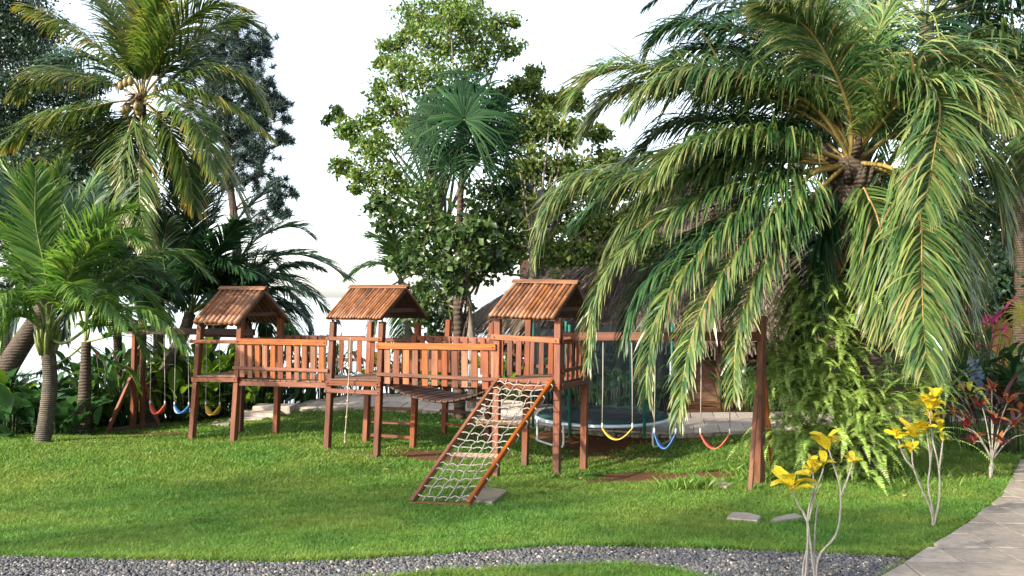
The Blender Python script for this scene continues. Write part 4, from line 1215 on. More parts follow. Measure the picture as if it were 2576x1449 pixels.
# tall coconut palm, left
c = on_ground(392, 20.2)
CA = at(356, 252, 20.0)
tA = thing('coconut_palm', 'tall coconut palm with yellowing fronds and clusters of pale coconuts', 'palm', c)
palm_trunk(tA, [c - V(0, 0, .2), at(400, 930, 20.2), at(396, 700, 20.1), at(372, 450, 20.0), at(357, 262, 20.0)], .15, .085, BARK_DARK, 30)
kw = dict(n=110, L=1.1, w=.042, mat=PALM_Y, rmat=RACHIS_Y, droop=.45)
for path, dY, k in [
    ([(330, 196), (220, 98), (113, 39), (70, 20)], -1.0, dict(droop=.75)),
    ([(362, 120), (372, 20), (374, -60)], -.3, dict(droop=.5, a0=42, L=.8)),
    ([(335, 170), (300, 70), (262, 10), (235, 0)], .8, dict(droop=.5)),
    ([(385, 180), (450, 70), (530, 15), (612, 22)], -.8, dict(droop=.5)),
    ([(392, 205), (500, 95), (590, 48), (662, 78)], .3, dict(droop=.4)),
    ([(420, 222), (500, 235), (600, 278), (682, 345)], -.2, dict(droop=.85, L=.85)),
    ([(400, 242), (460, 268), (510, 335), (545, 440)], -2.0, dict(droop=.7)),
    ([(410, 290), (490, 330), (570, 430), (625, 545)], .6, dict(droop=.5)),
    ([(357, 300), (352, 400), (352, 500), (368, 612)], -1.3, dict(droop=.35, L=1.05, a0=50, hint=(0, -1, 0))),
    ([(300, 255), (220, 272), (110, 300), (18, 362)], -.4, dict(droop=.85)),
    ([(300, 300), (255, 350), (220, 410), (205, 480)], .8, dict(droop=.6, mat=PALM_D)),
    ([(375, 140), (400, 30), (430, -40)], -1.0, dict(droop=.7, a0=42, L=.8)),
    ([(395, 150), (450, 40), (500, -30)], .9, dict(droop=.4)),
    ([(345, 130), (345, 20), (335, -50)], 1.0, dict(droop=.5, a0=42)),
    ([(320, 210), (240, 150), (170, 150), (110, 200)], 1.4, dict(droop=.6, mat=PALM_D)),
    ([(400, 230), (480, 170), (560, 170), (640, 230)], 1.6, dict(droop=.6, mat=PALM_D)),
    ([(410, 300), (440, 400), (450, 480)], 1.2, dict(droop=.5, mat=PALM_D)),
    ([(330, 320), (300, 410), (290, 500)], 1.2, dict(droop=.5, mat=PALM_D)),
    ([(330, 290), (270, 330), (190, 350), (110, 420)], .6, dict(droop=.8)),
    ([(385, 280), (430, 330), (470, 420), (490, 520)], -1.0, dict(droop=.6)),
    ([(335, 300), (310, 370), (300, 450), (310, 540)], -.8, dict(droop=.5, hint=(-.4, -1, 0))),
    ([(410, 225), (520, 180), (610, 200), (670, 270)], .8, dict(droop=.7)),
    ([(300, 220), (200, 190), (110, 190), (40, 240)], .4, dict(droop=.8))]:
    q = dict(kw); q.update(k); pix_frond(tA, CA, path, dY, **q)
COCO = plain_mat('pale green coconut', (.14, .105, .03), .5, .25, 6)
for cx, cy, n_, sp in ((312, 278, 4, 14), (353, 272, 3, 10), (352, 285, 3, 9), (318, 215, 3, 10), (404, 230, 1, 10)):
    for i in range(n_):
        p = at(cx + random.gauss(0, sp * .6), cy + random.gauss(0, sp * .6), 19.72 + random.uniform(-.12, .1))
        mb = MB(); mb.tube([p + V(0, 0, .12), p + V(0, 0, .08), p, p - V(0, 0, .07), p - V(0, 0, .1)], [.018, .055, .075, .052, .012], 8); mb.build('coconut', COCO, tA, True)
mb = MB()
for i in range(26):
    p = CA + V(random.uniform(-.12, .12), random.uniform(-.2, .1), random.uniform(-.25, .15)); d = V(random.uniform(-1, 1), random.uniform(-1, .4), random.uniform(-.8, .5)).normalized()
    mb.tube([p, p + d * .22, p + d * .4 - V(0, 0, .06)], [.035, .022, .008], 5)
mb.build('leaf_bases', FIBRE, tA)

# young coconut palm, left edge
c = on_ground(106, 15.5); CB = at(120, 850, 15.5)
tB = thing('coconut_palm', 'young coconut palm with short ringed trunk at the left edge of the lawn', 'palm', c)
palm_trunk(tB, [c - V(0, 0, .15), at(118, 1040, 15.5), at(126, 960, 15.5), at(122, 890, 15.5), at(120, 850, 15.5)], .135, .115, BARK_RING, 18)
kw = dict(n=85, L=.80, w=.038, mat=PALM_B, rmat=RACHIS_G, droop=.25, r0=.034, base=.28)
for path, dY, k in [
    ([(108, 700), (70, 520), (0, 400)], -.5, dict(n=100)),
    ([(112, 690), (125, 540), (165, 405)], -.2, dict(lift=35, L=.65)),
    ([(140, 690), (190, 540), (245, 440)], .5, {}),
    ([(160, 720), (230, 590), (300, 530), (345, 545)], -.6, {}),
    ([(165, 862), (230, 820), (320, 778), (400, 800), (466, 872)], -1.3, dict(droop=.9, L=.72, n=100)),
    ([(180, 770), (280, 690), (380, 645), (450, 640), (528, 695)], .4, dict(droop=.5)),
    ([(135, 770), (155, 728), (185, 715), (200, 750)], -2.1, dict(droop=.5, L=.75, n=60)),
    ([(95, 760), (40, 700), (-20, 700), (-90, 770)], -.6, dict(droop=.7)),
    ([(100, 740), (50, 620), (-20, 540), (-100, 520)], .2, {}),
    ([(95, 820), (50, 790), (5, 810), (-35, 890)], -1.2, dict(droop=.9)),
    ([(90, 700), (60, 560), (20, 450)], 1.0, dict(mat=PALM_D)),
    ([(135, 720), (160, 600), (150, 470)], 1.2, dict(mat=PALM_D)),
    ([(115, 690), (90, 560), (90, 430)], -1.0, dict(n=100)),
    ([(140, 740), (210, 640), (250, 600), (300, 640)], 1.4, dict(mat=PALM_D)),
    ([(150, 740), (215, 640), (290, 590), (370, 610)], -1.2, dict(droop=.5, L=.9)),
    ([(150, 800), (210, 760), (270, 760), (320, 820)], -1.8, dict(droop=.8, L=.7)),
    ([(80, 780), (30, 740), (-20, 760), (-60, 830)], -1.8, dict(droop=.8, L=.75)),
    ([(160, 790), (250, 740), (340, 730), (420, 790)], 1.2, dict(droop=.7))]:
    q = dict(kw); q.update(k); pix_frond(tB, CB, path, dY, **q)
mb = MB()
for i in range(16):
    a = random.random() * 6.28; p = CB + V(.1 * math.cos(a), .1 * math.sin(a), random.uniform(-.32, .05))
    mb.tube([p, p + V(.07 * math.cos(a), .07 * math.sin(a), .18), p + V(.13 * math.cos(a), .13 * math.sin(a), .42)], [.05, .042, .02], 6)
mb.build('leaf_bases', RACHIS_G, tB, True)

# second young palm, slender, behind it
c = on_ground(208, 17.2); CC = at(217, 860, 17.2)
tC = thing('coconut_palm', 'slender dark young palm just right of the leftmost ringed trunk', 'palm', c)
palm_trunk(tC, [c - V(0, 0, .15), at(210, 1040, 17.2), at(214, 970, 17.2), at(217, 860, 17.2)], .15, .085, BARK_DARK, 14)
kw = dict(n=70, L=.8, w=.04, mat=PALM_D, rmat=RACHIS_G, droop=.35, base=.25)
for path, dY, k in [([(210, 700), (180, 560), (120, 470)], .5, {}), ([(225, 700), (265, 560), (330, 470)], .6, {}), ([(240, 780), (310, 700), (390, 690), (450, 740)], .5, {}),
                    ([(190, 770), (120, 700), (40, 700)], .8, {}), ([(215, 720), (225, 580), (245, 450)], .9, {}), ([(260, 850), (330, 830), (370, 880)], -.3, dict(mat=PALM_B)),
                    ([(170, 900), (110, 935), (20, 950)], .6, dict(L=.45)), ([(260, 900), (320, 930), (350, 980)], .5, dict(L=.45, mat=PALM_B)), ([(190, 740), (150, 640), (90, 610)], 1.2, {})]:
    q = dict(kw); q.update(k); pix_frond(tC, CC, path, dY, **q)

# leaning palm with big upright dark fronds
c = on_ground(366, 19.4); CD = at(478, 790, 20.3)
tD = thing('coconut_palm', 'leaning ringed palm with broad dark fronds spreading over the left tower roof', 'palm', c)
palm_trunk(tD, [c - V(0, 0, .15), at(388, 990, 19.6), at(428, 905, 19.9), at(462, 840, 20.1), CD], .17, .13, BARK_RING, 16)
kw = dict(n=90, L=1.0, w=.05, mat=PALM_D, rmat=RACHIS_G, droop=.3)
for path, dY, k in [([(462, 640), (450, 520), (440, 410)], -.4, {}), ([(500, 640), (545, 520), (590, 420)], .2, {}), ([(540, 660), (610, 540), (690, 460)], .5, {}),
                    ([(560, 700), (650, 600), (735, 570), (780, 590)], .4, {}), ([(570, 720), (680, 650), (780, 645), (872, 695)], -.2, {}),
                    ([(580, 740), (680, 700), (770, 730), (845, 800)], -.6, dict(droop=.6)), ([(550, 740), (630, 730), (700, 770), (760, 850)], -1.2, dict(droop=.6)),
                    ([(430, 700), (390, 600), (350, 520)], .4, {}), ([(420, 740), (350, 680), (290, 690)], .6, {}), ([(480, 640), (500, 500), (510, 400)], .8, {}),
                    ([(520, 660), (570, 600), (600, 560)], -1.4, {}), ([(430, 720), (410, 640), (420, 560)], -1.2, {}), ([(560, 690), (660, 640), (720, 690)], 1.4, {}),
                    ([(540, 750), (590, 720), (640, 740), (690, 800)], .8, dict(droop=.6)), ([(500, 690), (560, 660), (640, 690)], -1.6, dict(droop=.5))]:
    q = dict(kw); q.update(k); pix_frond(tD, CD, path, dY, **q)

# slim palm far behind the middle tower
c = on_ground(1035, 22.6); CH = at(1008, 706, 25.0)
tH = thing('coconut_palm', 'slim coconut palm leaning over the water behind the middle tower', 'palm', c)
palm_trunk(tH, [c - V(0, 0, .3), at(1030, 850, 24), CH], .12, .085, BARK_RING, 16)
kw = dict(n=60, L=.85, w=.045, mat=PALM_B, rmat=RACHIS_G, droop=.5)
for path, dY, k in [([(980, 670), (930, 665), (878, 695)], -.3, {}), ([(990, 650), (960, 605), (930, 595)], .4, {}), ([(1020, 640), (1040, 590), (1080, 570)], .6, {}),
                    ([(1050, 690), (1100, 720), (1120, 790)], -.5, dict(droop=.8)), ([(985, 720), (950, 760), (935, 830)], -.6, dict(droop=.8)), ([(1010, 760), (1015, 820), (1005, 880)], -1.2, dict(droop=.5, hint=(0, -1, 0))),
                    ([(1050, 670), (1110, 670), (1150, 700)], .5, {}), ([(1000, 640), (985, 590)], -.8, {}), ([(1040, 730), (1080, 790), (1090, 860)], -.8, dict(droop=.8))]:
    q = dict(kw); q.update(k); pix_frond(tH, CH, path, dY, **q)
# small leaning palm in the same gap
c = on_ground(1090, 21.2); CH2 = at(985, 880, 22.0)

# big oil palm, right
c = on_ground(2150, 13.0); CI = at(2140, 410, 13.0)
tI = thing('oil_palm', 'big oil palm on the right with long glossy drooping fronds over the swings', 'palm', c)
palm_trunk(tI, [c - V(0, 0, .2), at(2165, 950, 13.0), at(2150, 700, 13.0), at(2142, 520, 13.0), at(2140, 400, 13.0)], .36, .24, BARK_DARK, 30, .12)
HANG = [.35, .8, .95, .72, .46, .34]
kw = dict(n=185, L=1.1, w=.034, jit=1.4, mat=PALM_I, rmat=RACHIS_Y, droop=.75, r0=.038, lift=18, a0=58, a1=28)
for path, dY, k in [
    ([(2100, 330), (2040, 262), (1940, 212), (1832, 190), (1734, 185), (1645, 215), (1584, 280)], -.9, dict(droop=1.25, L=1.1)),
    ([(2128, 250), (2120, 140), (2077, 40), (2000, -40)], .3, {}),
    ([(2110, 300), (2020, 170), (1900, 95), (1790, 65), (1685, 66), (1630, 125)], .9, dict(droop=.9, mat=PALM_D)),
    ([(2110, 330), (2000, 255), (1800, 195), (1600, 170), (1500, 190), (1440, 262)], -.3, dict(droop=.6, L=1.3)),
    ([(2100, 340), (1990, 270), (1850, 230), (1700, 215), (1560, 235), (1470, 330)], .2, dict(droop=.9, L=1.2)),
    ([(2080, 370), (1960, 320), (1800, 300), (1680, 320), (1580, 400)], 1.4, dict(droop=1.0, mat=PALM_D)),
    ([(2060, 380), (1950, 350), (1850, 340), (1740, 365), (1650, 440)], -1.2, dict(droop=1.1)),
    ([(2050, 392), (1930, 374), (1750, 384), (1600, 405), (1510, 450)], .9, dict(droop=1.1)),
    ([(2040, 430), (1880, 425), (1720, 440), (1580, 450), (1480, 448), (1395, 510), (1352, 640)], -.6, dict(droop=1.2)),
    ([(2060, 425), (1960, 440), (1830, 475), (1690, 540), (1570, 635), (1498, 760), (1484, 900)], -1.5, dict(droop=.95, prof=HANG, L=1.0, n=210, base=.2)),
    ([(2070, 425), (1990, 445), (1890, 505), (1790, 600), (1695, 720), (1640, 850), (1628, 990)], -2.1, dict(droop=.95, prof=HANG, L=.95, n=210, base=.2)),
    ([(2090, 425), (2040, 440), (1950, 525), (1850, 640), (1770, 770), (1728, 900), (1708, 1045)], -2.5, dict(droop=.95, prof=HANG, L=.9, n=210, base=.2)),
    ([(2100, 440), (2050, 490), (1980, 570), (1900, 700), (1855, 840), (1845, 990)], -2.2, dict(droop=.95, prof=HANG, L=.8, n=190, base=.2)),
    ([(2185, 412), (2240, 422), (2290, 465), (2316, 560), (2318, 680), (2322, 800), (2330, 910)], -2.6, dict(droop=.85, n=200, base=.2, L=1.1)),
    ([(2175, 350), (2230, 262), (2310, 222), (2362, 255), (2352, 370), (2325, 520)], -2.9, dict(droop=.8, n=190, base=.22)),
    ([(2190, 380), (2280, 320), (2400, 320), (2490, 430), (2530, 610)], -1.2, dict(droop=1.0)),
    ([(2170, 340), (2250, 190), (2400, 140), (2540, 220), (2600, 380)], -.8, dict(droop=.9)),
    ([(2140, 300), (2100, 180), (2030, 70), (1930, 10)], -1.4, dict(droop=.8)),
    ([(2160, 290), (2190, 130), (2260, 0), (2360, -60)], .5, dict(droop=.8)),
    ([(2200, 430), (2290, 440), (2380, 530), (2420, 700), (2425, 860)], .4, dict(droop=.9)),
    ([(2170, 470), (2210, 560), (2230, 700), (2235, 830)], -1.3, dict(droop=.6, hint=(0, -1, 0))),
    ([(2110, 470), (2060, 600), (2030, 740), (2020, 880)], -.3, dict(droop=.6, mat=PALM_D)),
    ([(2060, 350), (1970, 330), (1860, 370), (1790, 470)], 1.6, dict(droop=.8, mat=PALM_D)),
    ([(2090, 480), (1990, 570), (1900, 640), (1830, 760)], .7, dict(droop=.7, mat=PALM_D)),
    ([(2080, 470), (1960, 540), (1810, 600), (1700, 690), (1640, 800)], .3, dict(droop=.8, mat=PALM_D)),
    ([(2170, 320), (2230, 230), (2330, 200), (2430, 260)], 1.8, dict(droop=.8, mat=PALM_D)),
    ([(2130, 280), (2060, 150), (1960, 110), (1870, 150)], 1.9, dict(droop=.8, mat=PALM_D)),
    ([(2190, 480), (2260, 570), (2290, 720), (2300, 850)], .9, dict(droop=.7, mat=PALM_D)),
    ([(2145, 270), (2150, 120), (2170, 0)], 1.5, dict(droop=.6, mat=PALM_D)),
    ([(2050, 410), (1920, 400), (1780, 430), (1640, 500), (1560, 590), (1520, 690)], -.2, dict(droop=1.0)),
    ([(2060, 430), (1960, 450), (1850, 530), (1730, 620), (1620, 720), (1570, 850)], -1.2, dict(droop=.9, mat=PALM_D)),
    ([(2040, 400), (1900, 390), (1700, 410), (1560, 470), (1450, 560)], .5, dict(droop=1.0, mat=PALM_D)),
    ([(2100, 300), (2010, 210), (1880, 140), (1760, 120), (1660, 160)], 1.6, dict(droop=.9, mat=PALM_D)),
    ([(2190, 340), (2280, 250), (2420, 220), (2540, 300)], -2.2, dict(droop=.9)),
    ([(2190, 420), (2300, 470), (2400, 600), (2440, 780)], -.8, dict(droop=.9))]:
    q = dict(kw); q.update(k); pix_frond(tI, CI, path, dY, **q)
DEADF = leaf_mat('dead palm leaflets', [(.10, .06, .03), (.16, .10, .05), (.22, .15, .08)], None, rough=.8, trans=.15, spec=.15)
for path, dY in [([(2110, 500), (2095, 600), (2090, 720)], -.45), ([(2180, 500), (2200, 600), (2205, 720)], -.4), ([(2160, 520), (2165, 640), (2160, 760)], -.6)]:
    pix_frond(tI, CI - V(0, 0, .25), path, dY, **dict(kw, mat=DEADF, rmat=FIBRE, n=70, L=.45, droop=1.4, hint=(0, -1, 0)))
mb = MB()
for i in range(46):                              # old leaf bases round the head
    a = random.random() * 6.28; h = random.uniform(-1.3, .12); r = .2 + .06 * random.random()
    p = CI + V(r * math.cos(a), r * math.sin(a), h)
    mb.tube([p, p + V(.12 * math.cos(a), .12 * math.sin(a), .13), p + V(.2 * math.cos(a), .2 * math.sin(a), .3)], [.075, .055, .02], 6)
mb.build('leaf_bases', BARK_DARK, tI, True)

# palms behind, filling the upper right
def back_palm(label, px, Y, crown_px, n, L, seed, mat=PALM_D, leaf=1.0, ev=(0, 75), azr=(0, 360), r=.2):
    random.seed(seed)
    c = on_ground(px, Y); C_ = at(crown_px[0], crown_px[1], Y)
    t = thing('palm_tree', label, 'palm', c)
    palm_trunk(t, [c - V(0, 0, .2), (c + C_) / 2 + V(.1, 0, 0), C_], r, r * .7, BARK_DARK, 20)
    for i in range(n):
        az = azr[0] + (azr[1] - azr[0]) * (i + random.uniform(-.3, .3)) / n
        el = random.uniform(*ev)
        rand_frond(t, C_, az, el, L * random.uniform(.85, 1.15), random.uniform(70, 125), n=80, L=leaf, w=.055, mat=mat, rmat=RACHIS_G, droop=.75, K=3)
    return t
back_palm('dark palm behind the oil palm, its fronds hanging in from the top edge', 2330, 17.5, (2330, 60), 19, 5.2, 21)
back_palm('dark palm at the right edge behind the crotons', 2850, 14.5, (2780, 240), 18, 4.6, 22, PALM_I, 1.0, (0, 60))
back_palm('dark palm crown seen high between the oil palm and the thatch', 2010, 23, (1990, 160), 16, 5.0, 23, PALM_D, 1.0, (10, 80))
back_palm('shaded palm at the far right behind the dark hedge', 2560, 22, (2560, 330), 16, 5.0, 24)
back_palm('low dark palm behind the slender young palm and the left swings', 290, 20.4, (285, 715), 14, 2.5, 25, PALM_D, .75, (10, 80), r=.12)
back_palm('low dark palm seen over the left tower, right of its roof', 625, 20.6, (620, 775), 12, 2.1, 26, PALM_D, .7, (10, 70), r=.11)
random.seed(77)

# fan palm, centre
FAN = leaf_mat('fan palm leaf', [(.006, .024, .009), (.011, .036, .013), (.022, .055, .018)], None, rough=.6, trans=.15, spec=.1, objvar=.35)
def fan_leaf(parent, base, cen, nrm, upv, rad, mat, span=300, seg=34, droop=.35):
    """stalk from base to cen, pleated blade of `seg` segments round cen facing nrm"""
    n = nrm.normalized(); u = (upv - n * upv.dot(n)).normalized(); s = n.cross(u)
    mb = MB(); P, _ = spline([base, (base + cen) / 2 + V(0, 0, .06), cen], 10); mb.tube(P, .014, 5)
    stalk = mb.build('fan_leaf', RACHIS_G, parent, True)
    mb = MB(); da = R(span) / seg
    for i in range(seg):
        a = -R(span) / 2 + (i + .5) * da
        d = u * math.cos(a) + s * math.sin(a)
        l = rad * (.72 + .28 * math.cos(a * .6)) * random.uniform(.78, 1.12)
        w = math.tan(da / 2)
        e = n.cross(d)
        pts = []
        dr = droop * random.uniform(.2, 2.6)
        fold = .012
        for k, (r, ww) in enumerate(((.03, 1.0), (.18, 1.0), (.32, 1.0), (.7, .8), (1.0, .0))):
            rr_ = r * l
            cpt = cen + d * rr_ + n * (.10 * math.sin(r * 2.5) * rad) - V(0, 0, dr * l * max(0, r - .4) ** 2 * 2.6)
            hw = w * rr_ if k < 3 else w * .30 * l * ww
            if k < 4: pts += [cpt - e * hw, cpt + n * fold * (1 if k else 0), cpt + e * hw]
            else: pts.append(cpt)
        f = []
        for k in range(3):
            b = 3 * k
            f += [[b, b + 1, b + 4, b + 3], [b + 1, b + 2, b + 5, b + 4]]
        f += [[9, 10, 12], [10, 11, 12]]
        mb.add([tuple(p) for p in pts], f)
    lf = mb.build('blade', mat, stalk)
c = on_ground(1157, 18.2); CG = at(1162, 430, 18.2)
tG = thing('fan_palm', 'fan palm with big round dark leaves rising behind the hanging bridge', 'palm', c)
palm_trunk(tG, [c - V(0, 0, .2), at(1155, 950, 18.2), at(1152, 760, 18.2), at(1156, 560, 18.2), CG], .125, .055, BARK_FAN, 26, .12)
mb = MB()
for i in range(34):
    h = random.random(); p = at(1154 + random.uniform(-3, 3), 870 - 300 * h, 18.2); a = random.random() * 6.28
    d = V(math.cos(a), math.sin(a), 0)
    mb.tube([p + d * .1, p + d * .15 + V(0, 0, .2), p + d * .2 + V(0, 0, .5)], [.05, .035, .008], 5)
mb.build('leaf_bases', BARK_FAN, tG)
for (lx, ly), dy, nx, nz, rad in [((1168, 300), -1.0, 0, .25, 1.4), ((1210, 400), -.8, .4, -.2, 1.1), ((1190, 345), -.9, .1, .1, 1.25), ((1105, 315), -.4, -.35, .25, 1.2), ((1165, 245), -.2, 0, .55, 1.15), ((1245, 290), -.1, .6, .3, 1.1), ((1085, 385), -.5, -.7, -.1, 1.0),
                               ((1055, 300), .4, -.9, .4, 1.1), ((1250, 370), -.3, .7, -.1, .95), ((1130, 420), -.8, -.3, -.35, .9), ((1215, 235), .5, .4, .8, 1.15), ((1115, 235), .6, -.4, .8, 1.15),
                               ((1180, 300), .8, 0, .9, 1.2), ((1150, 400), .6, 0, -.2, 1.0), ((1070, 350), .2, -.8, .1, 1.0), ((1230, 330), .5, .7, .3, 1.1), ((1160, 190), .4, .05, .7, .9)]:
    cen = at(lx, ly, 18.2 + dy)
    fan_leaf(tG, CG, cen, V(nx, -1 if dy < .3 else -.3, nz), (cen - CG) + V(0, 0, .5), rad, FAN)

# ------------------------------------------------------------------ broadleaf trees
LEAF_E = leaf_mat('light tree leaf', [(.045, .095, .022), (.08, .145, .03), (.15, .19, .04)], None, rough=.45, trans=.42, spec=.35)
LEAF_F = leaf_mat('olive tree leaf', [(.05, .095, .024), (.095, .155, .036), (.18, .21, .046)], None, rough=.5, trans=.42, spec=.35)
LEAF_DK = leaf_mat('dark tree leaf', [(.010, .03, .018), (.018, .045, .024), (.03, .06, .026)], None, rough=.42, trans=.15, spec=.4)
LEAF_H = leaf_mat('hedge leaf', [(.022, .058, .016), (.05, .105, .026), (.095, .15, .036)], None, rough=.4, trans=.3, spec=.45)
def leaves(mb, C, n, size, droop=.35):
    """n folded leaves (two triangles) at points C"""
    k = len(C)
    d = rng.normal(0, 1, (k, 3)); d[:, 2] -= droop; d /= np.linalg.norm(d, axis=1)[:, None]
    w = np.cross(d, rng.normal(0, 1, (k, 3)) + np.array((0, 0, .8))); w /= np.linalg.norm(w, axis=1)[:, None] + 1e-9
    nn = np.cross(d, w)
    L = size * (.6 + .8 * rng.random(k)); Wd = L * (.27 + .1 * rng.random(k))
    a = C; t = C + d * L[:, None]; m = C + d * (L * .45)[:, None]
    l = m - w * Wd[:, None] + nn * (L * .1)[:, None]; r = m + w * Wd[:, None] + nn * (L * .1)[:, None]
    v = np.stack([a, l, t, r], 1).reshape(-1, 3)
    b = (np.arange(k) * 4)[:, None]
    mb.add(v, [np.concatenate([b + np.array([[0, 2, 1]]), b + np.array([[0, 3, 2]])])])
def limb(mb, a, b, r0, r1, wob=.15, seg=6):
    a, b = np.array(tuple(a)), np.array(tuple(b)); L = np.linalg.norm(b - a)
    pts = [a + (b - a) * t + rng.normal(0, wob * L * .12, 3) * (0 < t < 1) + np.array((0, 0, .12 * L * math.sin(t * math.pi) * .5)) for t in (0, .3, .65, 1)]
    P, _ = spline(pts, 9); mb.tube(P, np.linspace(r0, r1, 9), seg); return P
def tree(name, label, cat, base, fork, blobs, mat, leaf, dens, bark=BARK, r=.16, twigs=16, spread=.24, group=None, deep=.8, flat=.8):
    """blobs: (px, py, Y, radius px) leaf masses; each gets a limb and twig clumps with gaps between"""
    t = thing(name, label, cat, base, group)
    mb = MB(); P, _ = spline([base - V(0, 0, .2), (base + fork) / 2 + V(.1, 0, 0), fork], 14)
    mb.tube(P, np.linspace(r, r * .6, 14), 9); mb.build('trunk', bark, t, True)
    cr = MB(); br_ = MB()
    for (x, y, Y, rad) in blobs:
        cpt = at(x, y, Y); rw = rad * Y / FOC
        limb(br_, fork + V(rng.normal(0, .1), 0, rng.uniform(-.6, .3)), cpt, r * .33, .012)
        nt_ = max(4, int(twigs * (rad / 60) ** 1.3))
        for i in range(nt_):
            g = rng.normal(0, 1, 3); g /= np.linalg.norm(g); g *= rng.random() ** .4 * rw
            q = np.array(tuple(cpt)) + g * np.array((1, deep, flat))
            limb(br_, cpt, q, .014, .004, .3, 4)
            k = max(8, int(dens * rng.uniform(.5, 1.4)))
            C = q + rng.normal(0, 1, (k, 3)) * rw * spread * np.array((1.15, 1, .7))
            leaves(cr, C, k, leaf)
    br_.build('branches', bark, t, True)
    o = cr.build('crown', mat, t); o['kind'] = 'stuff'
    return t
E = [(1060, 40, 22, 60), (1150, 20, 22, 70), (1250, 65, 22, 45), (1272, 118, 22, 38), (1180, 95, 21.5, 65), (1090, 115, 21.5, 60), (985, 112, 22, 36), (1010, 185, 21, 58), (1085, 200, 21, 65),
     (955, 235, 21, 36), (1000, 280, 21, 50), (850, 280, 21.5, 22), (885, 330, 21, 38), (865, 415, 21, 32), (940, 370, 20.5, 52), (915, 440, 20.5, 40), (990, 440, 20.5, 55), (1040, 330, 20.5, 50),
     (1060, 480, 20.5, 45), (1010, 540, 20.5, 38), (890, 475, 21, 24), (830, 300, 22, 14), (1130, 40, 21, 50), (1200, 150, 21.5, 50), (960, 160, 22, 28), (1290, 60, 22, 22), (935, 305, 21, 40), (950, 500, 20.6, 30), (1020, 90, 22, 36), (1110, 270, 21, 55)]
tree('broadleaf_tree', 'tall airy light green tree reaching the top edge behind the fan palm', 'tree', on_ground(1120, 21.0), at(1110, 560, 21.0), E, LEAF_E, .105, 46, twigs=22, r=.15)
E2 = [(950, 520, 19.5, 32), (985, 555, 19.3, 34), (1060, 600, 19, 40), (1090, 560, 19.2, 42), (1065, 650, 19, 48), (1010, 660, 19.4, 32), (1220, 610, 19, 55), (1190, 540, 19.2, 55), (1270, 560, 19.2, 55), (1250, 660, 19, 45),
      (1120, 690, 19, 40), (1230, 480, 19.4, 50), (1080, 500, 19.6, 36), (1200, 680, 18.8, 40), (1090, 760, 19.4, 34), (1290, 490, 19.6, 40), (1130, 620, 18.9, 36), (1140, 580, 17.4, 40), (1190, 640, 17.4, 40), (1120, 680, 17.5, 34), (1200, 580, 17.4, 40), (1150, 720, 17.6, 24), (1080, 800, 20, 40), (1060, 730, 20.4, 36), (1140, 790, 20.4, 45), (1100, 850, 20.2, 30)]
tree('broadleaf_tree', 'dark large-leaved tree around the fan palm trunk behind the bridge', 'tree', on_ground(1185, 19.0), at(1170, 720, 19.0), E2, LEAF_H, .16, 24, twigs=17, r=.11, spread=.34)
Fb = [(1320, 225, 23, 42), (1385, 255, 23, 40), (1350, 320, 22.5, 60), (1425, 330, 22.5, 48), (1330, 420, 22, 66), (1430, 430, 22, 56), (1400, 520, 21.5, 62), (1300, 520, 21.5, 56), (1480, 470, 22, 50), (1350, 600, 21.5, 52), (1450, 590, 21.5, 45),
      (1530, 400, 23, 45), (1290, 330, 22.5, 45), (1340, 190, 23.5, 28), (1500, 330, 23, 30), (1300, 620, 21, 40), (1260, 250, 23, 34), (1520, 480, 21.5, 55), (1560, 560, 21, 55), (1500, 560, 21, 55), (1620, 620, 21, 50), (1480, 640, 20.6, 40), (1590, 460, 22, 45), (1440, 250, 23, 32), (1400, 640, 20.6, 40)]
tree('broadleaf_tree', 'olive green tree with yellowing leaves beside the thatched roof', 'tree', on_ground(1335, 19.6), at(1340, 640, 20.6), Fb, LEAF_F, .13, 44, twigs=34, r=.14)
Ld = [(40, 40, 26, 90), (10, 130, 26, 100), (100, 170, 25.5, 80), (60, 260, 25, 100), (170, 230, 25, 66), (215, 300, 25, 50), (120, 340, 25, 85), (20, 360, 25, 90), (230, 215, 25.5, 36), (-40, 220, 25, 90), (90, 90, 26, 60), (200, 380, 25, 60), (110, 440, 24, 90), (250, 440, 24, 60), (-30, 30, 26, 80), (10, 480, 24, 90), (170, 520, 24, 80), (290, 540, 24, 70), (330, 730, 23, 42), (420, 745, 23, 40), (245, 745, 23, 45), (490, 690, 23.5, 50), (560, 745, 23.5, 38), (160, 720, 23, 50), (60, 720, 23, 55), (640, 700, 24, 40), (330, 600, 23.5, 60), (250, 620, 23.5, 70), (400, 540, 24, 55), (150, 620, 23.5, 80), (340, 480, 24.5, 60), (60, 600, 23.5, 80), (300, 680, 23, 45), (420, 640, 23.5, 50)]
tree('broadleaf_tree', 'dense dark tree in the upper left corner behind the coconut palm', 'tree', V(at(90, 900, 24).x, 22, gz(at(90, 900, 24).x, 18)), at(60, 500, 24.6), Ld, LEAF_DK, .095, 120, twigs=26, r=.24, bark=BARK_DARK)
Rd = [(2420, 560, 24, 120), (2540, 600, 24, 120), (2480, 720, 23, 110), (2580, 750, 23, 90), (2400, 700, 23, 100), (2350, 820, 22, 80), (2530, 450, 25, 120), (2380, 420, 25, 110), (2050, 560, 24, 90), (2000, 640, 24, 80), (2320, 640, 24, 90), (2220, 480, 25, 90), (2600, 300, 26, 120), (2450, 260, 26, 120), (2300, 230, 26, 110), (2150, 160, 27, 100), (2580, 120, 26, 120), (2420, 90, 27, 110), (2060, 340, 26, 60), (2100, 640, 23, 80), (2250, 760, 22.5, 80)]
tree('broadleaf_tree', 'dark shaded tree filling the right background behind the oil palm', 'tree', on_ground(2450, 23.5), at(2440, 640, 24.2), Rd, LEAF_DK, .17, 55, twigs=15, r=.25)
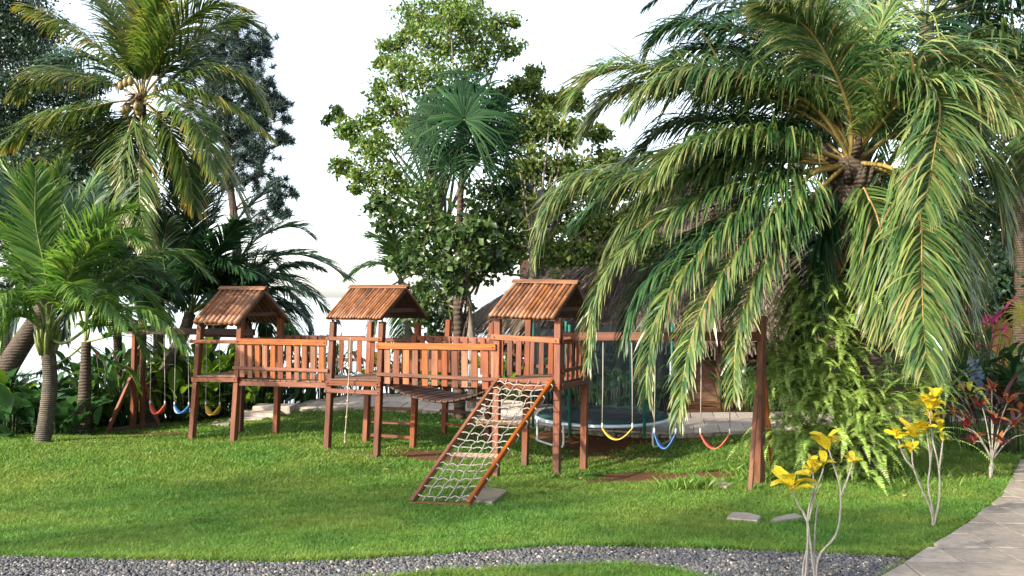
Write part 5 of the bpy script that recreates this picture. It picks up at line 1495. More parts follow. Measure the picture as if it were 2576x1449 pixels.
# leaning trunk at the left edge
c = on_ground(20, 18.0)
lt = thing('leaning_tree', 'dark leaning trunk cut by the left edge behind the young palm', 'tree', V(at(-10, 1050, 18.2).x, 18.2, gz(at(-10, 1050, 18.2).x, 18.2)))
mb = MB(); P, _ = spline([V(lt.location.x, 18.2, lt.location.z - .3), at(5, 960, 18.2), at(45, 880, 18.3), at(110, 780, 18.6), at(180, 640, 19), at(200, 480, 19.5)], 24); mb.tube(P, np.linspace(.26, .14, 24), 10); mb.build('trunk', BARK_DARK, lt, True)
cr = MB()
for i in range(26):
    q = np.array(tuple(at(190 + random.gauss(0, 60), 500 + random.gauss(0, 60), 19.6))); leaves(cr, q + rng.normal(0, .22, (50, 3)), 50, .12)
o = cr.build('crown', LEAF_DK, lt); o['kind'] = 'stuff'
# pine
PINE = leaf_mat('pine needles', [(.012, .03, .028), (.02, .045, .038), (.035, .065, .045)], None, rough=.5, trans=.1, spec=.3, objvar=0)
pb = V(at(600, 900, 26).x, 21.0, gz(at(600, 900, 21).x, 19))
pt_ = thing('pine_tree', 'dark pine with tufted needles behind the coconut palm', 'tree', pb)
mb = MB(); P, _ = spline([pb - V(0, 0, .3), at(590, 700, 25), at(575, 420, 27), at(560, 100, 27)], 18); mb.tube(P, np.linspace(.22, .05, 18), 8); mb.build('trunk', BARK_DARK, pt_, True)
TP = P
nd = MB(); pbr = MB()
tufts = []
for x, y, rad, k in [(560, 110, 60, 22), (620, 150, 55, 22), (660, 120, 36, 12), (540, 180, 70, 22), (640, 220, 60, 24), (670, 260, 40, 14), (570, 260, 80, 26), (640, 310, 55, 22), (690, 270, 26, 8), (600, 350, 70, 22), (520, 330, 70, 20), (655, 380, 50, 16), (715, 260, 16, 4), (720, 300, 14, 3), (700, 340, 24, 6), (725, 355, 10, 3),
                     (560, 430, 60, 16), (640, 450, 50, 14), (700, 470, 30, 8), (735, 490, 12, 3), (690, 520, 36, 10), (720, 540, 16, 4), (480, 250, 60, 16), (500, 420, 60, 14), (590, 60, 36, 12), (660, 560, 40, 8), (480, 130, 50, 10)]:
    cpt = np.array(tuple(at(x, y, 26.8)))
    j = int(np.argmin(np.abs(TP[:, 2] - (cpt[2] - .5)))); limb(pbr, TP[j], cpt, .035, .015)
    for i in range(int(k * 2.6)):
        q = cpt + np.array((rng.normal(0, rad * .5), rng.normal(0, rad * .5), rng.normal(0, rad * .45))) * 26.8 / FOC
        limb(pbr, cpt, q, .013, .006, .2, 3); tufts.append(q)
tf = np.array(tufts); K = 46; m = len(tf)
d = rng.normal(0, 1, (m, K, 3)); d[..., 2] += .55; d /= np.linalg.norm(d, axis=2)[..., None]
w = np.cross(d, rng.normal(0, 1, (m, K, 3))); w /= np.linalg.norm(w, axis=2)[..., None]
l = .2 + .12 * rng.random((m, K, 1)); b0 = tf[:, None] + rng.normal(0, .03, (m, K, 3))
v = np.stack([b0 - w * .012, b0 + w * .012, b0 + d * l], 2).reshape(-1, 3)
nd.add(v, [np.arange(len(v)).reshape(-1, 3)])
pbr.build('branches', BARK_DARK, pt_, True); o = nd.build('crown', PINE, pt_); o['kind'] = 'stuff'
# ------------------------------------------------------------------ thatched open hut
THATCH = leaf_mat('dry thatch', [(.05, .038, .03), (.10, .078, .062), (.16, .128, .10)], None, rough=.9, trans=.05, spec=.1, objvar=0)
THATCH_B = plain_mat('thatch underside', (.09, .062, .04), .95, .4, 8)
HX, HY = at(1765, 500, 27.5).x - .3, 27.5
HG = max(gz(HX, 22), EYE - 2.6)
apex = at(1765, 345, HY); ER = 7.3; EZ = EYE - .5
hut = thing('thatched_hut', 'large open hut with conical thatched roof behind the trampoline', 'hut', V(HX, HY, HG))
mb = MB()
nseg = 40; v = [(HX, HY, apex.z - .25)]
for k in range(1, 6):
    for i in range(nseg):
        a = i / nseg * 6.2832; r = ER * k / 5; v.append((HX + r * math.cos(a), HY + r * math.sin(a), apex.z - .25 - (apex.z - EZ) * (k / 5) ** .78))
f = [[0, 1 + i, 1 + (i + 1) % nseg] for i in range(nseg)]
for k in range(4):
    for i in range(nseg): f.append([1 + k * nseg + i, 1 + (k + 1) * nseg + i, 1 + (k + 1) * nseg + (i + 1) % nseg, 1 + k * nseg + (i + 1) % nseg])
mb.add(v, f); roof = mb.build('roof', THATCH_B, hut)
m = 34000
q = np.sqrt(rng.random(m)); a = rng.random(m) * 6.2832
lay = np.floor(q * 16) / 16 + .06; q = np.clip(.6 * q + .4 * lay, 0, 1.0)
r = ER * q; dr = (apex.z - EZ)
z = apex.z - .15 - dr * q ** .78
c0 = np.stack([HX + r * np.cos(a), HY + r * np.sin(a), z], 1)
out_ = np.stack([np.cos(a), np.sin(a), np.full(m, -dr / ER)], 1); out_ /= np.linalg.norm(out_, axis=1)[:, None]
ln = .45 + .5 * rng.random(m)
out_ = out_ + rng.normal(0, .10, (m, 3)); out_[:, 2] -= .25 * (q > .93)
w = np.stack([-np.sin(a), np.cos(a), np.zeros(m)], 1) * (.012 + .02 * rng.random(m))[:, None]
lift = np.array((0, 0, .06)) * rng.random((m, 1))
v = np.stack([c0 - w + lift, c0 + w + lift, c0 + out_ * ln[:, None] + w * .5 + lift * .5, c0 + out_ * ln[:, None] - w * .5 + lift * .5], 1).reshape(-1, 3)
st_ = MB(); st_.add(v, [np.arange(4 * m).reshape(-1, 4)]); o = st_.build('thatch', THATCH, roof); o['kind'] = 'stuff'
FZ = at(1760, 905, 21.3).z
fx0, fx1 = at(1430, 0, 21).x, at(1990, 0, 21).x
for i in range(26):                               # boarded floor
    y = 21.2 + i * .33
    x0, x1 = HX - math.sqrt(max(.1, 56 - (y - HY) ** 2)), HX + math.sqrt(max(.1, 56 - (y - HY) ** 2))
    beam(hut, 'floor_board', V(x0, y, FZ), V(x1, y, FZ), .315, .05, DECK)
for i in range(5):                                # boarded skirt below the floor, and steps
    z = FZ - .09 - i * .2
    x0, x1 = at(1690, 0, 21.1).x, at(1850, 0, 21.1).x
    beam(hut, 'skirt_board', V(x0, 21.1 - i * .02, z), V(x1, 21.1 - i * .02, z), .03, .215, DECK)
    beam(hut, 'skirt_board', V(x0 - 4.6, 21.45 - i * .02, z), V(x0 - .05, 21.25 - i * .02, z), .03, .215, WOOD_D)
    beam(hut, 'skirt_board', V(x1 + .05, 21.2 - i * .02, z), V(x1 + 2.4, 21.9 - i * .02, z), .03, .215, WOOD_D)
for px, Y in ((1290, 23.2), (1555, 21.1), (1660, 20.9), (1808, 20.9), (1705, 23.5), (1880, 21.4), (1985, 22.4), (1470, 21.8), (1590, 26), (1780, 28)):
    b = on_ground(px, Y); p0 = V(b.x, Y, min(b.z, FZ) - .5)
    q_ = min(1, math.hypot(b.x - HX, Y - HY) / ER); zt = apex.z - .35 - dr * q_ ** .78
    mb = MB(); mb.tube([p0, V(b.x, Y, (p0.z + zt) / 2), V(b.x, Y, zt)], .085, 8); mb.build('post', DECK, hut, True)
def hut_rail(px0, px1, Y):
    a, d = at(px0, 0, Y).x, at(px1, 0, Y).x
    for z in (FZ + .9, FZ + .15): beam(hut, 'rail', V(a, Y, z), V(d, Y, z), .05, .06, DECK)
    n = max(1, int(round((d - a) / .75)))
    for i in range(n):
        x0, x1 = a + (d - a) * i / n, a + (d - a) * (i + 1) / n
        beam(hut, 'lattice_bar', V(x0, Y - .02, FZ + .15), V(x1, Y - .02, FZ + .9), .03, .04, DECK, up=(0, 1, 0)); beam(hut, 'lattice_bar', V(x0, Y + .02, FZ + .9), V(x1, Y + .02, FZ + .15), .03, .04, DECK, up=(0, 1, 0))
for k in range(34):                               # boarded back of the hut
    x = HX - 5.4 + k * .33
    beam(hut, 'back_board', V(x, 30.2, FZ), V(x, 30.2, EYE + 1.4), .32, .03, WOOD_D, up=(0, 1, 0))
hut_rail(1812, 1985, 21.15); hut_rail(1475, 1655, 21.1)
def chair(label, px, Y, rz):
    x = at(px, 0, Y).x; z0 = FZ + .025
    t = thing('chair', label, 'chair', V(x, Y, z0), 'wooden chairs in the hut')
    c_, s_ = math.cos(rz), math.sin(rz)
    def L(a, b, z): return V(x + a * c_ - b * s_, Y + a * s_ + b * c_, z0 + z)
    for a in (-.2, .2):
        beam(t, 'leg', L(a, -.2, 0), L(a, -.2, .72), .045, .045, DECK, up=V_DIR); beam(t, 'leg', L(a, .2, 0), L(a * .95, .24, 1.25), .045, .045, DECK, up=V_DIR)
    beam(t, 'seat', L(-.23, 0, .73), L(.23, 0, .73), .46, .04, DECK)
    for z in (.9, 1.05, 1.2): beam(t, 'back_slat', L(-.2, .225, z), L(.2, .225, z), .025, .07, DECK)
    for z in (.25, .45):
        beam(t, 'stretcher', L(-.2, -.2, z), L(.2, -.2, z), .03, .04, DECK)
        for a in (-.2, .2): beam(t, 'stretcher', L(a, -.2, z), L(a, .2, z), .03, .04, DECK)
chair('high wooden chair on the hut floor nearest the tiled opening between the swing ropes', 1790, 22.3, .4)
chair('high wooden chair on the hut floor left of the opening', 1752, 23.0, -.5)
chair('high wooden chair seen through the trampoline net', 1590, 22.6, 2.6)

# ------------------------------------------------------------------ shared leaf meshes for bushes and flower beds
def leaf_mesh(name, L, Wd, mat, arch=.5, seg=6, fold=.25, wav=.0, shape=1.0, powr=.75):
    """paddle leaf growing along +x from the origin, arching down"""
    v, f, t = [], [], []
    x = z = 0.0
    for i in range(seg + 1):
        k = i / seg
        wd = Wd * (math.sin(math.pi * min(1, k * .93 + .07) ** shape) ** powr) / 2 if i < seg else 0.002
        a = arch * (k - .3) * 2
        dz = wd * fold
        ww = wav * math.sin(i * 2.3)
        v += [(x, -wd, z + dz + ww), (x, 0, z), (x, wd, z + dz - ww)]; t += [k, k * .6, k]
        x += math.cos(a) * L / seg; z -= math.sin(a) * L / seg
    for i in range(seg):
        b = 3 * i; f += [(b, b + 1, b + 4, b + 3), (b + 1, b + 2, b + 5, b + 4)]
    me = mesh_np(name, np.array(v), [np.array(f)], np.array(t), True); me.materials.append(mat); return me
def put_leaf(parent, me, p, az, el, roll=0.0, s=1.0, name='leaf'):
    M = Matrix.Translation(Vector(p)) @ Matrix.Rotation(az, 4, 'Z') @ Matrix.Rotation(-el, 4, 'Y') @ Matrix.Rotation(roll, 4, 'X') @ Matrix.Scale(s, 4)
    return place(name, me, M, parent)
LEAF_G = leaf_mat('bright garden leaf', [(.07, .16, .02), (.11, .22, .03), (.17, .27, .04)], None, rough=.35, trans=.4, spec=.5, objvar=.45)
LEAF_M = leaf_mat('deep green garden leaf', [(.015, .055, .02), (.03, .085, .028), (.05, .11, .03)], None, rough=.32, trans=.25, spec=.55, objvar=.4)
LEAF_R = leaf_mat('maroon leaf', [(.05, .008, .014), (.09, .014, .018), (.03, .008, .014)], None, rough=.35, trans=.25, spec=.5, objvar=.4)
LEAF_O = leaf_mat('orange croton leaf', [(.16, .045, .02), (.34, .12, .035), (.10, .025, .02)], None, rough=.35, trans=.25, spec=.5, objvar=.4)
LEAF_K = leaf_mat('magenta leaf', [(.35, .02, .12), (.5, .04, .18), (.25, .015, .09)], None, rough=.35, trans=.3, spec=.5, objvar=.3)
def croton_yellow():
    m, nt, out = new_mat('yellow croton leaf')
    tc = coords(nt, 'Object', (1, 1, 1))
    n1 = N(nt, 'ShaderNodeTexNoise', Scale=14.0, Detail=4.0); nt.links.new(tc.outputs[0], n1.inputs['Vector'])
    r = ramp(nt, [(.36, (.2, .24, .012)), (.47, (.56, .42, .018)), (.75, (.66, .54, .04))]); nt.links.new(n1.outputs[0], r.inputs[0])
    hs = N(nt, 'ShaderNodeHueSaturation'); mr = N(nt, 'ShaderNodeMapRange'); mr.inputs[3].default_value = .75; mr.inputs[4].default_value = 1.15
    nt.links.new(obj_random(nt), mr.inputs[0]); nt.links.new(mr.outputs[0], hs.inputs['Value']); nt.links.new(r.outputs[0], hs.inputs['Color'])
    b = N(nt, 'ShaderNodeBsdfPrincipled', Roughness=.35); nt.links.new(hs.outputs[0], b.inputs['Base Color'])
    tr = nt.nodes.new('ShaderNodeBsdfTranslucent'); nt.links.new(hs.outputs[0], tr.inputs[0])
    mx = N(nt, 'ShaderNodeMixShader'); mx.inputs[0].default_value = .35
    nt.links.new(b.outputs[0], mx.inputs[1]); nt.links.new(tr.outputs[0], mx.inputs[2]); nt.links.new(mx.outputs[0], out.inputs[0])
    return m
LEAF_Y = croton_yellow()
PAD_BIG = [leaf_mesh('paddle', 1.0, .30, LEAF_M, .7, 6, .2, .01), leaf_mesh('paddle', 1.0, .36, LEAF_M, .4, 6, .15, .015)]
PAD_BRT = [leaf_mesh('paddle', 1.0, .30, LEAF_G, .7, 6, .2, .01), leaf_mesh('paddle', 1.0, .38, LEAF_G, .4, 6, .15, .015)]
STRAP_R = [leaf_mesh('strap', 1.0, .16, LEAF_R, .8, 5, .3), leaf_mesh('strap', 1.0, .14, LEAF_R, .4, 5, .3)]
STRAP_O = [leaf_mesh('strap', 1.0, .26, LEAF_O, .6, 5, .25), leaf_mesh('strap', 1.0, .24, LEAF_R, .4, 5, .25)]
STRAP_K = [leaf_mesh('strap', 1.0, .2, LEAF_K, .8, 5, .3)]
SPIKE = [leaf_mesh('spike', 1.0, .07, LEAF_M, .5, 5, .3), leaf_mesh('spike', 1.0, .07, LEAF_G, .8, 5, .3)]
YLEAF = [leaf_mesh('croton', 1.0, .5, LEAF_Y, .5, 7, .15, .02, 1.25, .5), leaf_mesh('croton', 1.0, .46, LEAF_Y, .9, 7, .17, .015, 1.2, .5), leaf_mesh('croton', 1.0, .48, LEAF_Y, .1, 7, .13, .02, 1.3, .5)]
STEM_G = plain_mat('green stem', (.03, .055, .014), .7, .3, 8)
STEM_W = bark_mat('pale grey stem', (.14, .125, .105), (.3, .28, .25), 0, 30)
def clump(name, label, cat, px, Y, meshes, n, h, L, group=None, spread=.25, el=(.2, 1.3), rise=(.05, 1.0), stem=True, up=0.0):
    c = on_ground(px, Y); c.z = max(c.z, SEA_Z)
    if up: c.z += up
    t = thing(name, label, cat, c, group)
    mb = MB()
    for i in range(n):
        a = random.random() * 6.283; r = spread * math.sqrt(random.random())
        b = c + V(r * math.cos(a), r * math.sin(a), 0)
        k = random.uniform(*rise)
        p = b + V(.25 * h * math.cos(a) * random.random(), .25 * h * math.sin(a) * random.random(), h * k)
        if stem: mb.tube([b - V(0, 0, .08), (b + p) / 2 + V(0, 0, .05), p], [.014, .011, .007], 4)
        put_leaf(t, random.choice(meshes), p, a + random.uniform(-.8, .8), random.uniform(*el), random.uniform(-.4, .4), L * random.uniform(.65, 1.2))
    if stem: mb.build('stem', STEM_G, t)
    return t
random.seed(11)
HG_ = 'leafy shrubs along the far lawn edge'
i = 0
beds = [(20, 17.6, 'b', 1.1), (75, 18.2, 'd', 1.0), (140, 18.0, 'd', .9), (180, 18.8, 'b', .8), (255, 18.8, 'd', 1.2), (290, 19.2, 'b', 1.0), (320, 20.2, 'd', 1.3), (440, 20.6, 'd', .9), (465, 19.9, 'b', 1.2), (500, 20.3, 'b', 1.3),
        (545, 20.4, 'b', 1.3), (580, 20.8, 'd', 1.2), (620, 20.6, 'b', 1.0), (650, 20.9, 'd', 1.0), (690, 21.2, 'd', .8), (20, 16.9, 'd', .7), (160, 17.2, 'd', .6), (-30, 18, 'd', 1.2)]
names = ['at the left picture edge, tallest there', 'left of the ringed young palm', 'right behind the ringed young trunk', 'between the two young palm trunks', 'under the red ginger flower',
         'left of the swing brace', 'behind the left double swing posts', 'behind the blue swing', 'just left of the left tower legs', 'beneath the left tower floor', 'behind the yellow left swing', 'right under the left tower', 'beside the flat bottom stone',
         'above the stone steps', 'at the left end of the terrace path', 'low at the left edge of the lawn', 'low at the foot of the slender palm', 'cut off by the left edge']
for (px, Y, k, h), nm in zip(beds, names):
    clump('leafy_shrub', ('bright green' if k == 'b' else 'dark green') + ' broad-leaved shrub ' + nm, 'shrub', px, Y, PAD_BRT if k == 'b' else PAD_BIG, 70, h * (1.15 if px > 230 else .75), .62, HG_, .65)
clump('ginger_plant', 'red ginger plant with upright red flower bracts left of the swing brace', 'plant', 278, 18.9, STRAP_R, 7, 1.6, .38, None, .12, (.8, 1.4), (.75, 1.0))
clump('cordyline_plant', 'reddish strap-leaved plant behind the left double swing posts', 'plant', 318, 18.9, STRAP_R + SPIKE, 44, 1.5, .5, None, .4, (.3, 1.3))
for k, (px, nm) in enumerate([(770, 'nearest the left tower'), (800, 'middle one between left and middle tower'), (835, 'just left of the middle tower post')]):
    clump('spiky_plant', 'spiky green plant above the left bridge rail, ' + nm, 'plant', px, 21.3, SPIKE, 40, 1.3, .7, 'spiky plants behind the left bridge', .2, (.1, 1.3), (.4, 1.0))
for px, Y, k, nm in [(900, 21.8, 'o', 'orange flowering plant behind the middle tower railing'), (1000, 21.4, 'o', 'red and orange plant behind the hanging bridge near the middle tower'), (1050, 21.2, 'g', 'yellow green low plant behind the hanging bridge slats'),
                     (1110, 21.0, 'g', 'green low plant left of the fan palm foot'), (1210, 20.6, 'g', 'broad green plant right of the fan palm foot'), (1360, 20.3, 'o', 'orange leaved plant behind the right tower railing'), (1300, 20.4, 'g', 'green plant behind the right tower left post'), (960, 21.6, 'y', 'small yellow plant behind the middle tower')]:
    clump('bed_plant', nm, 'plant', px, Y, {'o': STRAP_O, 'g': PAD_BRT, 'y': YLEAF}[k], 34, .95, .38, 'plants along the terrace path', .45)
for px, Y, nm in [(1500, 19.2, 'left of the trampoline net'), (1560, 19.6, 'behind the middle of the trampoline'), (1625, 19.4, 'right behind the trampoline'), (1870, 19.2, 'right of the hut skirt boards'), (1930, 19.0, 'behind the right swing post'), (1980, 19.2, 'left of the fern covered palm')]:
    clump('bed_plant', 'dark green leafy plant before the hut, ' + nm, 'plant', px, Y, PAD_BIG + SPIKE, 40, .8, .5, 'plants before the hut', .5)
clump('croton', 'small yellow croton seen right of the trampoline beside the hut', 'croton', 1905, 19.0, YLEAF, 18, .7, .2, None, .25)
# grey slender trunk behind the right tower
gt = thing('slender_tree', 'slender grey trunk seen through the right tower', 'tree', on_ground(1336, 19.0))
mb = MB(); P, _ = spline([gt.location - V(0, 0, .2), at(1338, 880, 19.0), at(1334, 760, 19.0), at(1345, 600, 19.4), at(1360, 480, 20)], 16); mb.tube(P, np.linspace(.13, .07, 16), 9); mb.build('trunk', BARK, gt, True)
for q0, q1 in ((at(1335, 700, 19.1), at(1270, 690, 19)), (at(1340, 810, 19), at(1480, 780, 18.6))):
    mb = MB(); limb(mb, q0, q1, .05, .02); mb.build('branch', BARK, gt, True)
cr = MB()
for k in range(16):
    q = np.array(tuple(at(1380 + random.gauss(0, 50), 620 + random.gauss(0, 50), 19.8))); leaves(cr, q + rng.normal(0, .2, (40, 3)), 40, .12)
o = cr.build('crown', LEAF_F, gt); o['kind'] = 'stuff'

# ------------------------------------------------------------------ ferns on the oil palm trunk
FERN = leaf_mat('fern pinnae', [(.11, .20, .04), (.18, .28, .06), (.28, .36, .095)], None, rough=.5, trans=.3, spec=.35, objvar=.45)
def fern_mesh(L, arch, wid, seed):
    r_ = np.random.default_rng(seed); n = 34
    k = np.linspace(0, 1, n); a = .9 - arch * k ** 1.1
    x = np.concatenate([[0], np.cumsum(np.cos(a[:-1]))]) * L / n; z = np.concatenate([[0], np.cumsum(np.sin(a[:-1]))]) * L / n
    v, f = [], []
    for i in range(2, n):
        w = wid * math.sin(min(1, k[i] * 1.15 + .22) * math.pi) ** .6 if k[i] < .68 else wid * (1 - k[i]) * 2.4 + .006
        hw = L / n * .33
        tx, tz = math.cos(a[i]), math.sin(a[i])
        for s in (-1, 1):
            dr = .22 * w * r_.uniform(-.2, 1.0); sk = .3 * w
            b = len(v)
            v += [(x[i] - tx * hw, 0, z[i] - tz * hw), (x[i] + tx * (sk * .5 - hw), s * w * .5, z[i] - dr * .3 + tz * (sk * .5 - hw)), (x[i] + tx * sk, s * w, z[i] - dr + tz * sk), (x[i] + tx * (sk * .5 + hw), s * w * .5, z[i] - dr * .3 + tz * (sk * .5 + hw)), (x[i] + tx * hw, 0, z[i] + tz * hw)]
            f += [(b, b + 1, b + 3, b + 4)]
            f.append((b + 1, b + 2, b + 3))
    g = {}
    for q in f: g.setdefault(len(q), []).append(q)
    me = mesh_np('fern', np.array(v), [np.array(q) for q in g.values()]); me.materials.append(FERN); return me
FERNS = [fern_mesh(1.1, 1.9, .085, 1), fern_mesh(.95, 2.3, .08, 2), fern_mesh(1.2, 1.6, .09, 3), fern_mesh(.85, 2.5, .075, 4)]
random.seed(5)
spots = [(2015, 815, 12.5, 'highest on the left of the oil palm trunk'), (2090, 775, 12.3, 'at the very top of the fern mass'), (2170, 800, 12.3, 'at the top right of the fern mass'), (1995, 900, 12.5, 'at the left bulge, upper part'), (2060, 880, 12.15, 'at the front, below the topmost clump'), (2300, 870, 12.8, 'at the right, partly behind a hanging frond'),
         (2005, 985, 12.4, 'at the left bulge, lower part'), (2075, 985, 12.1, 'at the front middle, left of the bare trunk'), (2310, 980, 12.7, 'at the right, half way up'), (2020, 1075, 12.3, 'near the ground on the left'), (2110, 1075, 12.0, 'near the ground at the front'), (2200, 1080, 12.0, 'near the ground right of the centre'), (2290, 1075, 12.3, 'near the ground on the right'), (2150, 1010, 12.2, 'below the bare trunk patch'), (1965, 960, 12.6, 'sticking out farthest left'), (2040, 760, 12.6, 'above the left bulge'), (2240, 770, 12.5, 'behind the topmost right fronds'), (1985, 1130, 12.3, 'lowest at the left'), (2150, 1140, 11.9, 'lowest at the front')]
for px, py, Y, nm in spots:
    p0 = at(px, py, Y + .35)
    t = thing('fern', 'arching green fern clump ' + nm, 'fern', p0, 'ferns on the oil palm trunk')
    for i in range(56):
        az = random.uniform(0, 6.283); az = az if random.random() < .3 else R(random.uniform(180, 360))
        p = p0 + V(random.gauss(0, .17), random.gauss(0, .1), random.gauss(0, .2))
        put_leaf(t, random.choice(FERNS), p, az, random.uniform(-.5, .55), random.uniform(-.5, .5), random.uniform(.55, 1.0), 'fern_frond')
    mb = MB(); mb.tube([V(p0.x, p0.y, p0.z), (p0 + at(2155, py, 13.0)) / 2 - V(0, 0, .05), at(2155, py, 13.0)], [.05, .06, .07], 6); mb.build('root_mass', FIBRE, t)

# ------------------------------------------------------------------ yellow crotons in front
def stems(t, paths, r0, r1, mat=STEM_W):
    for p in paths:
        P, _ = spline(p, 22); mb = MB(); rad = np.linspace(r0, r1, 22) * (1 + .12 * np.sin(np.arange(22) * 1.9)); mb.tube(P, rad, 7); mb.build('stem', mat, t, True)
def rosette(t, p, n, L, meshes=None, el=(.0, 1.1)):
    meshes = meshes or YLEAF
    a0 = random.random() * 6.28
    for i in range(n):
        put_leaf(t, random.choice(meshes), p + V(0, 0, -.02 * (i % 3)), a0 + i * 2.4 + random.uniform(-.3, .3), random.uniform(*el) + .25 * (i / n), random.uniform(-.5, .5), L * random.uniform(.62, 1.05))
random.seed(31)
c = on_ground(2040, 6.75)
cr1 = thing('croton', 'front yellow croton with bare grey stems at the gravel strip', 'croton', c)
def q_(x, y, d=0.0): return at(x, y, 6.75 + d)
b1, b2 = V(c.x - .06, c.y, c.z - .03), V(c.x + .03, c.y, c.z - .03)
stems(cr1, [[b1, q_(2030, 1400), q_(2030, 1310), q_(2008, 1270), q_(1990, 1228, -.05)], [b2, q_(2040, 1380), q_(2032, 1300), q_(2046, 1230), q_(2044, 1180)], [b2, q_(2060, 1400), q_(2105, 1340), q_(2115, 1240), q_(2100, 1180), q_(2082, 1120)], [q_(2113, 1250), q_(2130, 1210), q_(2146, 1162)],
            [q_(2034, 1310), q_(2050, 1240), q_(2068, 1190), q_(2072, 1170)], [b2, q_(2048, 1410, .05), q_(2052, 1310, .05), q_(2058, 1265, .05)], [b1, q_(2020, 1430, .04), q_(2036, 1340, .04), q_(2020, 1290, .06)]], .0095, .006)
for (x, y, d), n_, L in [((1990, 1222, -.05), 9, .23), ((2045, 1172, 0), 7, .17), ((2070, 1165, 0), 4, .14), ((2081, 1118, 0), 8, .2), ((2147, 1158, 0), 5, .15), ((2040, 1185, .05), 4, .14)]:
    rosette(cr1, q_(x, y, d), n_, L)
c = ground_at(2346, 1325)
cr2 = thing('croton', 'taller yellow croton with pale stems beside the stone footpath', 'croton', c)
Y2 = c.y
def q2(x, y, d=0.0): return at(x, y, Y2 + d)
b = V(c.x, c.y, c.z - .03)
stems(cr2, [[b, q2(2344, 1290), q2(2310, 1210), q2(2295, 1160), q2(2297, 1105)], [b, q2(2346, 1285), q2(2335, 1220), q2(2340, 1160), q2(2330, 1080)], [b, q2(2362, 1260), q2(2362, 1180), q2(2345, 1100), q2(2338, 1030)], [q2(2300, 1180), q2(2275, 1150), q2(2258, 1100)], [q2(2362, 1180), q2(2368, 1140), q2(2372, 1105)], [q2(2340, 1170, .05), q2(2345, 1120, .05), q2(2348, 1090, .05)]], .012, .007)
for (x, y, d), n_, L in [((2338, 1022, 0), 14, .24), ((2300, 1090, 0), 13, .22), ((2256, 1095, 0), 8, .17), ((2325, 1075, -.05), 10, .19), ((2290, 1130, -.05), 6, .15), ((2372, 1100, 0), 4, .1), ((2345, 1050, .1), 8, .18), ((2365, 1075, .1), 5, .15), ((2345, 1000, 0), 7, .2)]:
    rosette(cr2, q2(x, y, d), n_, L)
# red and orange croton at the right edge
c = ground_at(2490, 1205); Y3 = c.y
cr3 = thing('croton', 'maroon and orange croton at the right edge of the lawn', 'croton', c)
def q3(x, y, d=0.0): return at(x, y, Y3 + d)
b = V(c.x, c.y, c.z - .03)
heads = [(2430, 1075, 0), (2470, 1020, .1), (2500, 1060, -.1), (2535, 1010, 0), (2550, 1070, -.1), (2520, 1110, -.2), (2570, 1040, .1), (2400, 1040, .2), (2450, 1110, .1), (2590, 1090, 0), (2495, 980, .3)]
stems(cr3, [[b, q3(2495, 1160), (q3(2495, 1120) + q3(x, y, d)) / 2, q3(x, y, d)] for x, y, d in heads], .014, .007)
for x, y, d in heads: rosette(cr3, q3(x, y, d), 11, .26, STRAP_O, (-.1, 1.2))
clump('cordyline_plant', 'maroon strap-leaved plant before the white slabs at right', 'plant', 2475, 15.2, STRAP_R, 40, .9, .5, None, .35, (.2, 1.3), (.5, 1.0))
clump('cordyline_plant', 'dark red strap-leaved plant at the far right edge', 'plant', 2570, 15.0, STRAP_R + PAD_BIG, 34, .8, .5, None, .35, (.2, 1.3), (.5, 1.0))
clump('croton', 'small far yellow croton right of the fern mass', 'croton', 2402, 16.0, YLEAF, 20, .95, .24, None, .2, (.2, 1.2), (.75, 1.0))
clump('cordyline_plant', 'magenta cordyline beside the blue grey jar', 'plant', 2450, 19.2, STRAP_K, 40, 2.3, .55, None, .25, (.2, 1.3), (.6, 1.0))
for px, Y, nm, m_, h in [(2510, 19.5, 'dark green hedge plant before the ochre wall', PAD_BIG, 1.3), (2560, 19.2, 'dark spiky hedge plant before the ochre wall at the picture edge', SPIKE, 1.5), (2410, 19.4, 'deep green broad-leaved plant under the hanging frond', PAD_BIG, 1.4), (2360, 18.6, 'shaded green plant behind the fern mass', PAD_BIG, 1.3), (2470, 18.4, 'low green plant below the magenta cordyline', PAD_BIG, .8), (2580, 18.2, 'low dark plant at the right edge', PAD_BIG, .9), (2300, 19.5, 'tall shaded plant behind the oil palm trunk', PAD_BIG, 1.6)]:
    clump('bed_plant', nm, 'plant', px, Y, m_, 50, h, .6, 'shaded plants at the right', .5)
# glazed jar
c = on_ground(2432, 19.0); JAR = plain_mat('blue grey glazed jar', (.16, .22, .30), .4, .15, 4)
mb = MB(); mb.tube([c + V(0, 0, z) for z in (-.02, .05, .35, .75, 1.05, 1.18, 1.24, 1.24)], [.22, .25, .36, .40, .30, .22, .26, .2], 18)
tag(mb.build('garden_jar', JAR, None, True, c), 'big blue grey garden jar half hidden under the oil palm', 'jar')
# ochre building far right
OCH = plain_mat('ochre plaster', (.46, .24, .06), .9, .15, 2); ROOFT = plain_mat('dark brown roof', (.07, .045, .035), .9, .3, 5)
hb = on_ground(2580, 25.0); hx = hb.x
house = thing('house', 'ochre plastered house mostly hidden by plants at the right edge', 'house', hb)
mb = MB(); mb.box(V(hx + 1.6, 27, hb.z + 1.3), (5.2, 4, 2.9)); mb.build('wall', OCH, house, flat=True)
mb = MB(); z0 = hb.z + 2.75
mb.add([(hx - 1.5, 24.5, z0), (hx + 4.8, 24.5, z0), (hx + 4.8, 29.5, z0), (hx - 1.5, 29.5, z0), (hx + .6, 27, z0 + 1.5), (hx + 2.7, 27, z0 + 1.5)], [[0, 1, 5, 4], [1, 2, 5], [2, 3, 4, 5], [3, 0, 4], [3, 2, 1, 0]]); mb.build('roof', ROOFT, house, flat=True)
mb = MB(); mb.box(V(hx + .6, 24.985, hb.z + 1.05), (.9, .06, 2.1)); dr_ = mb.build('door', WOOD_D, house, flat=True)
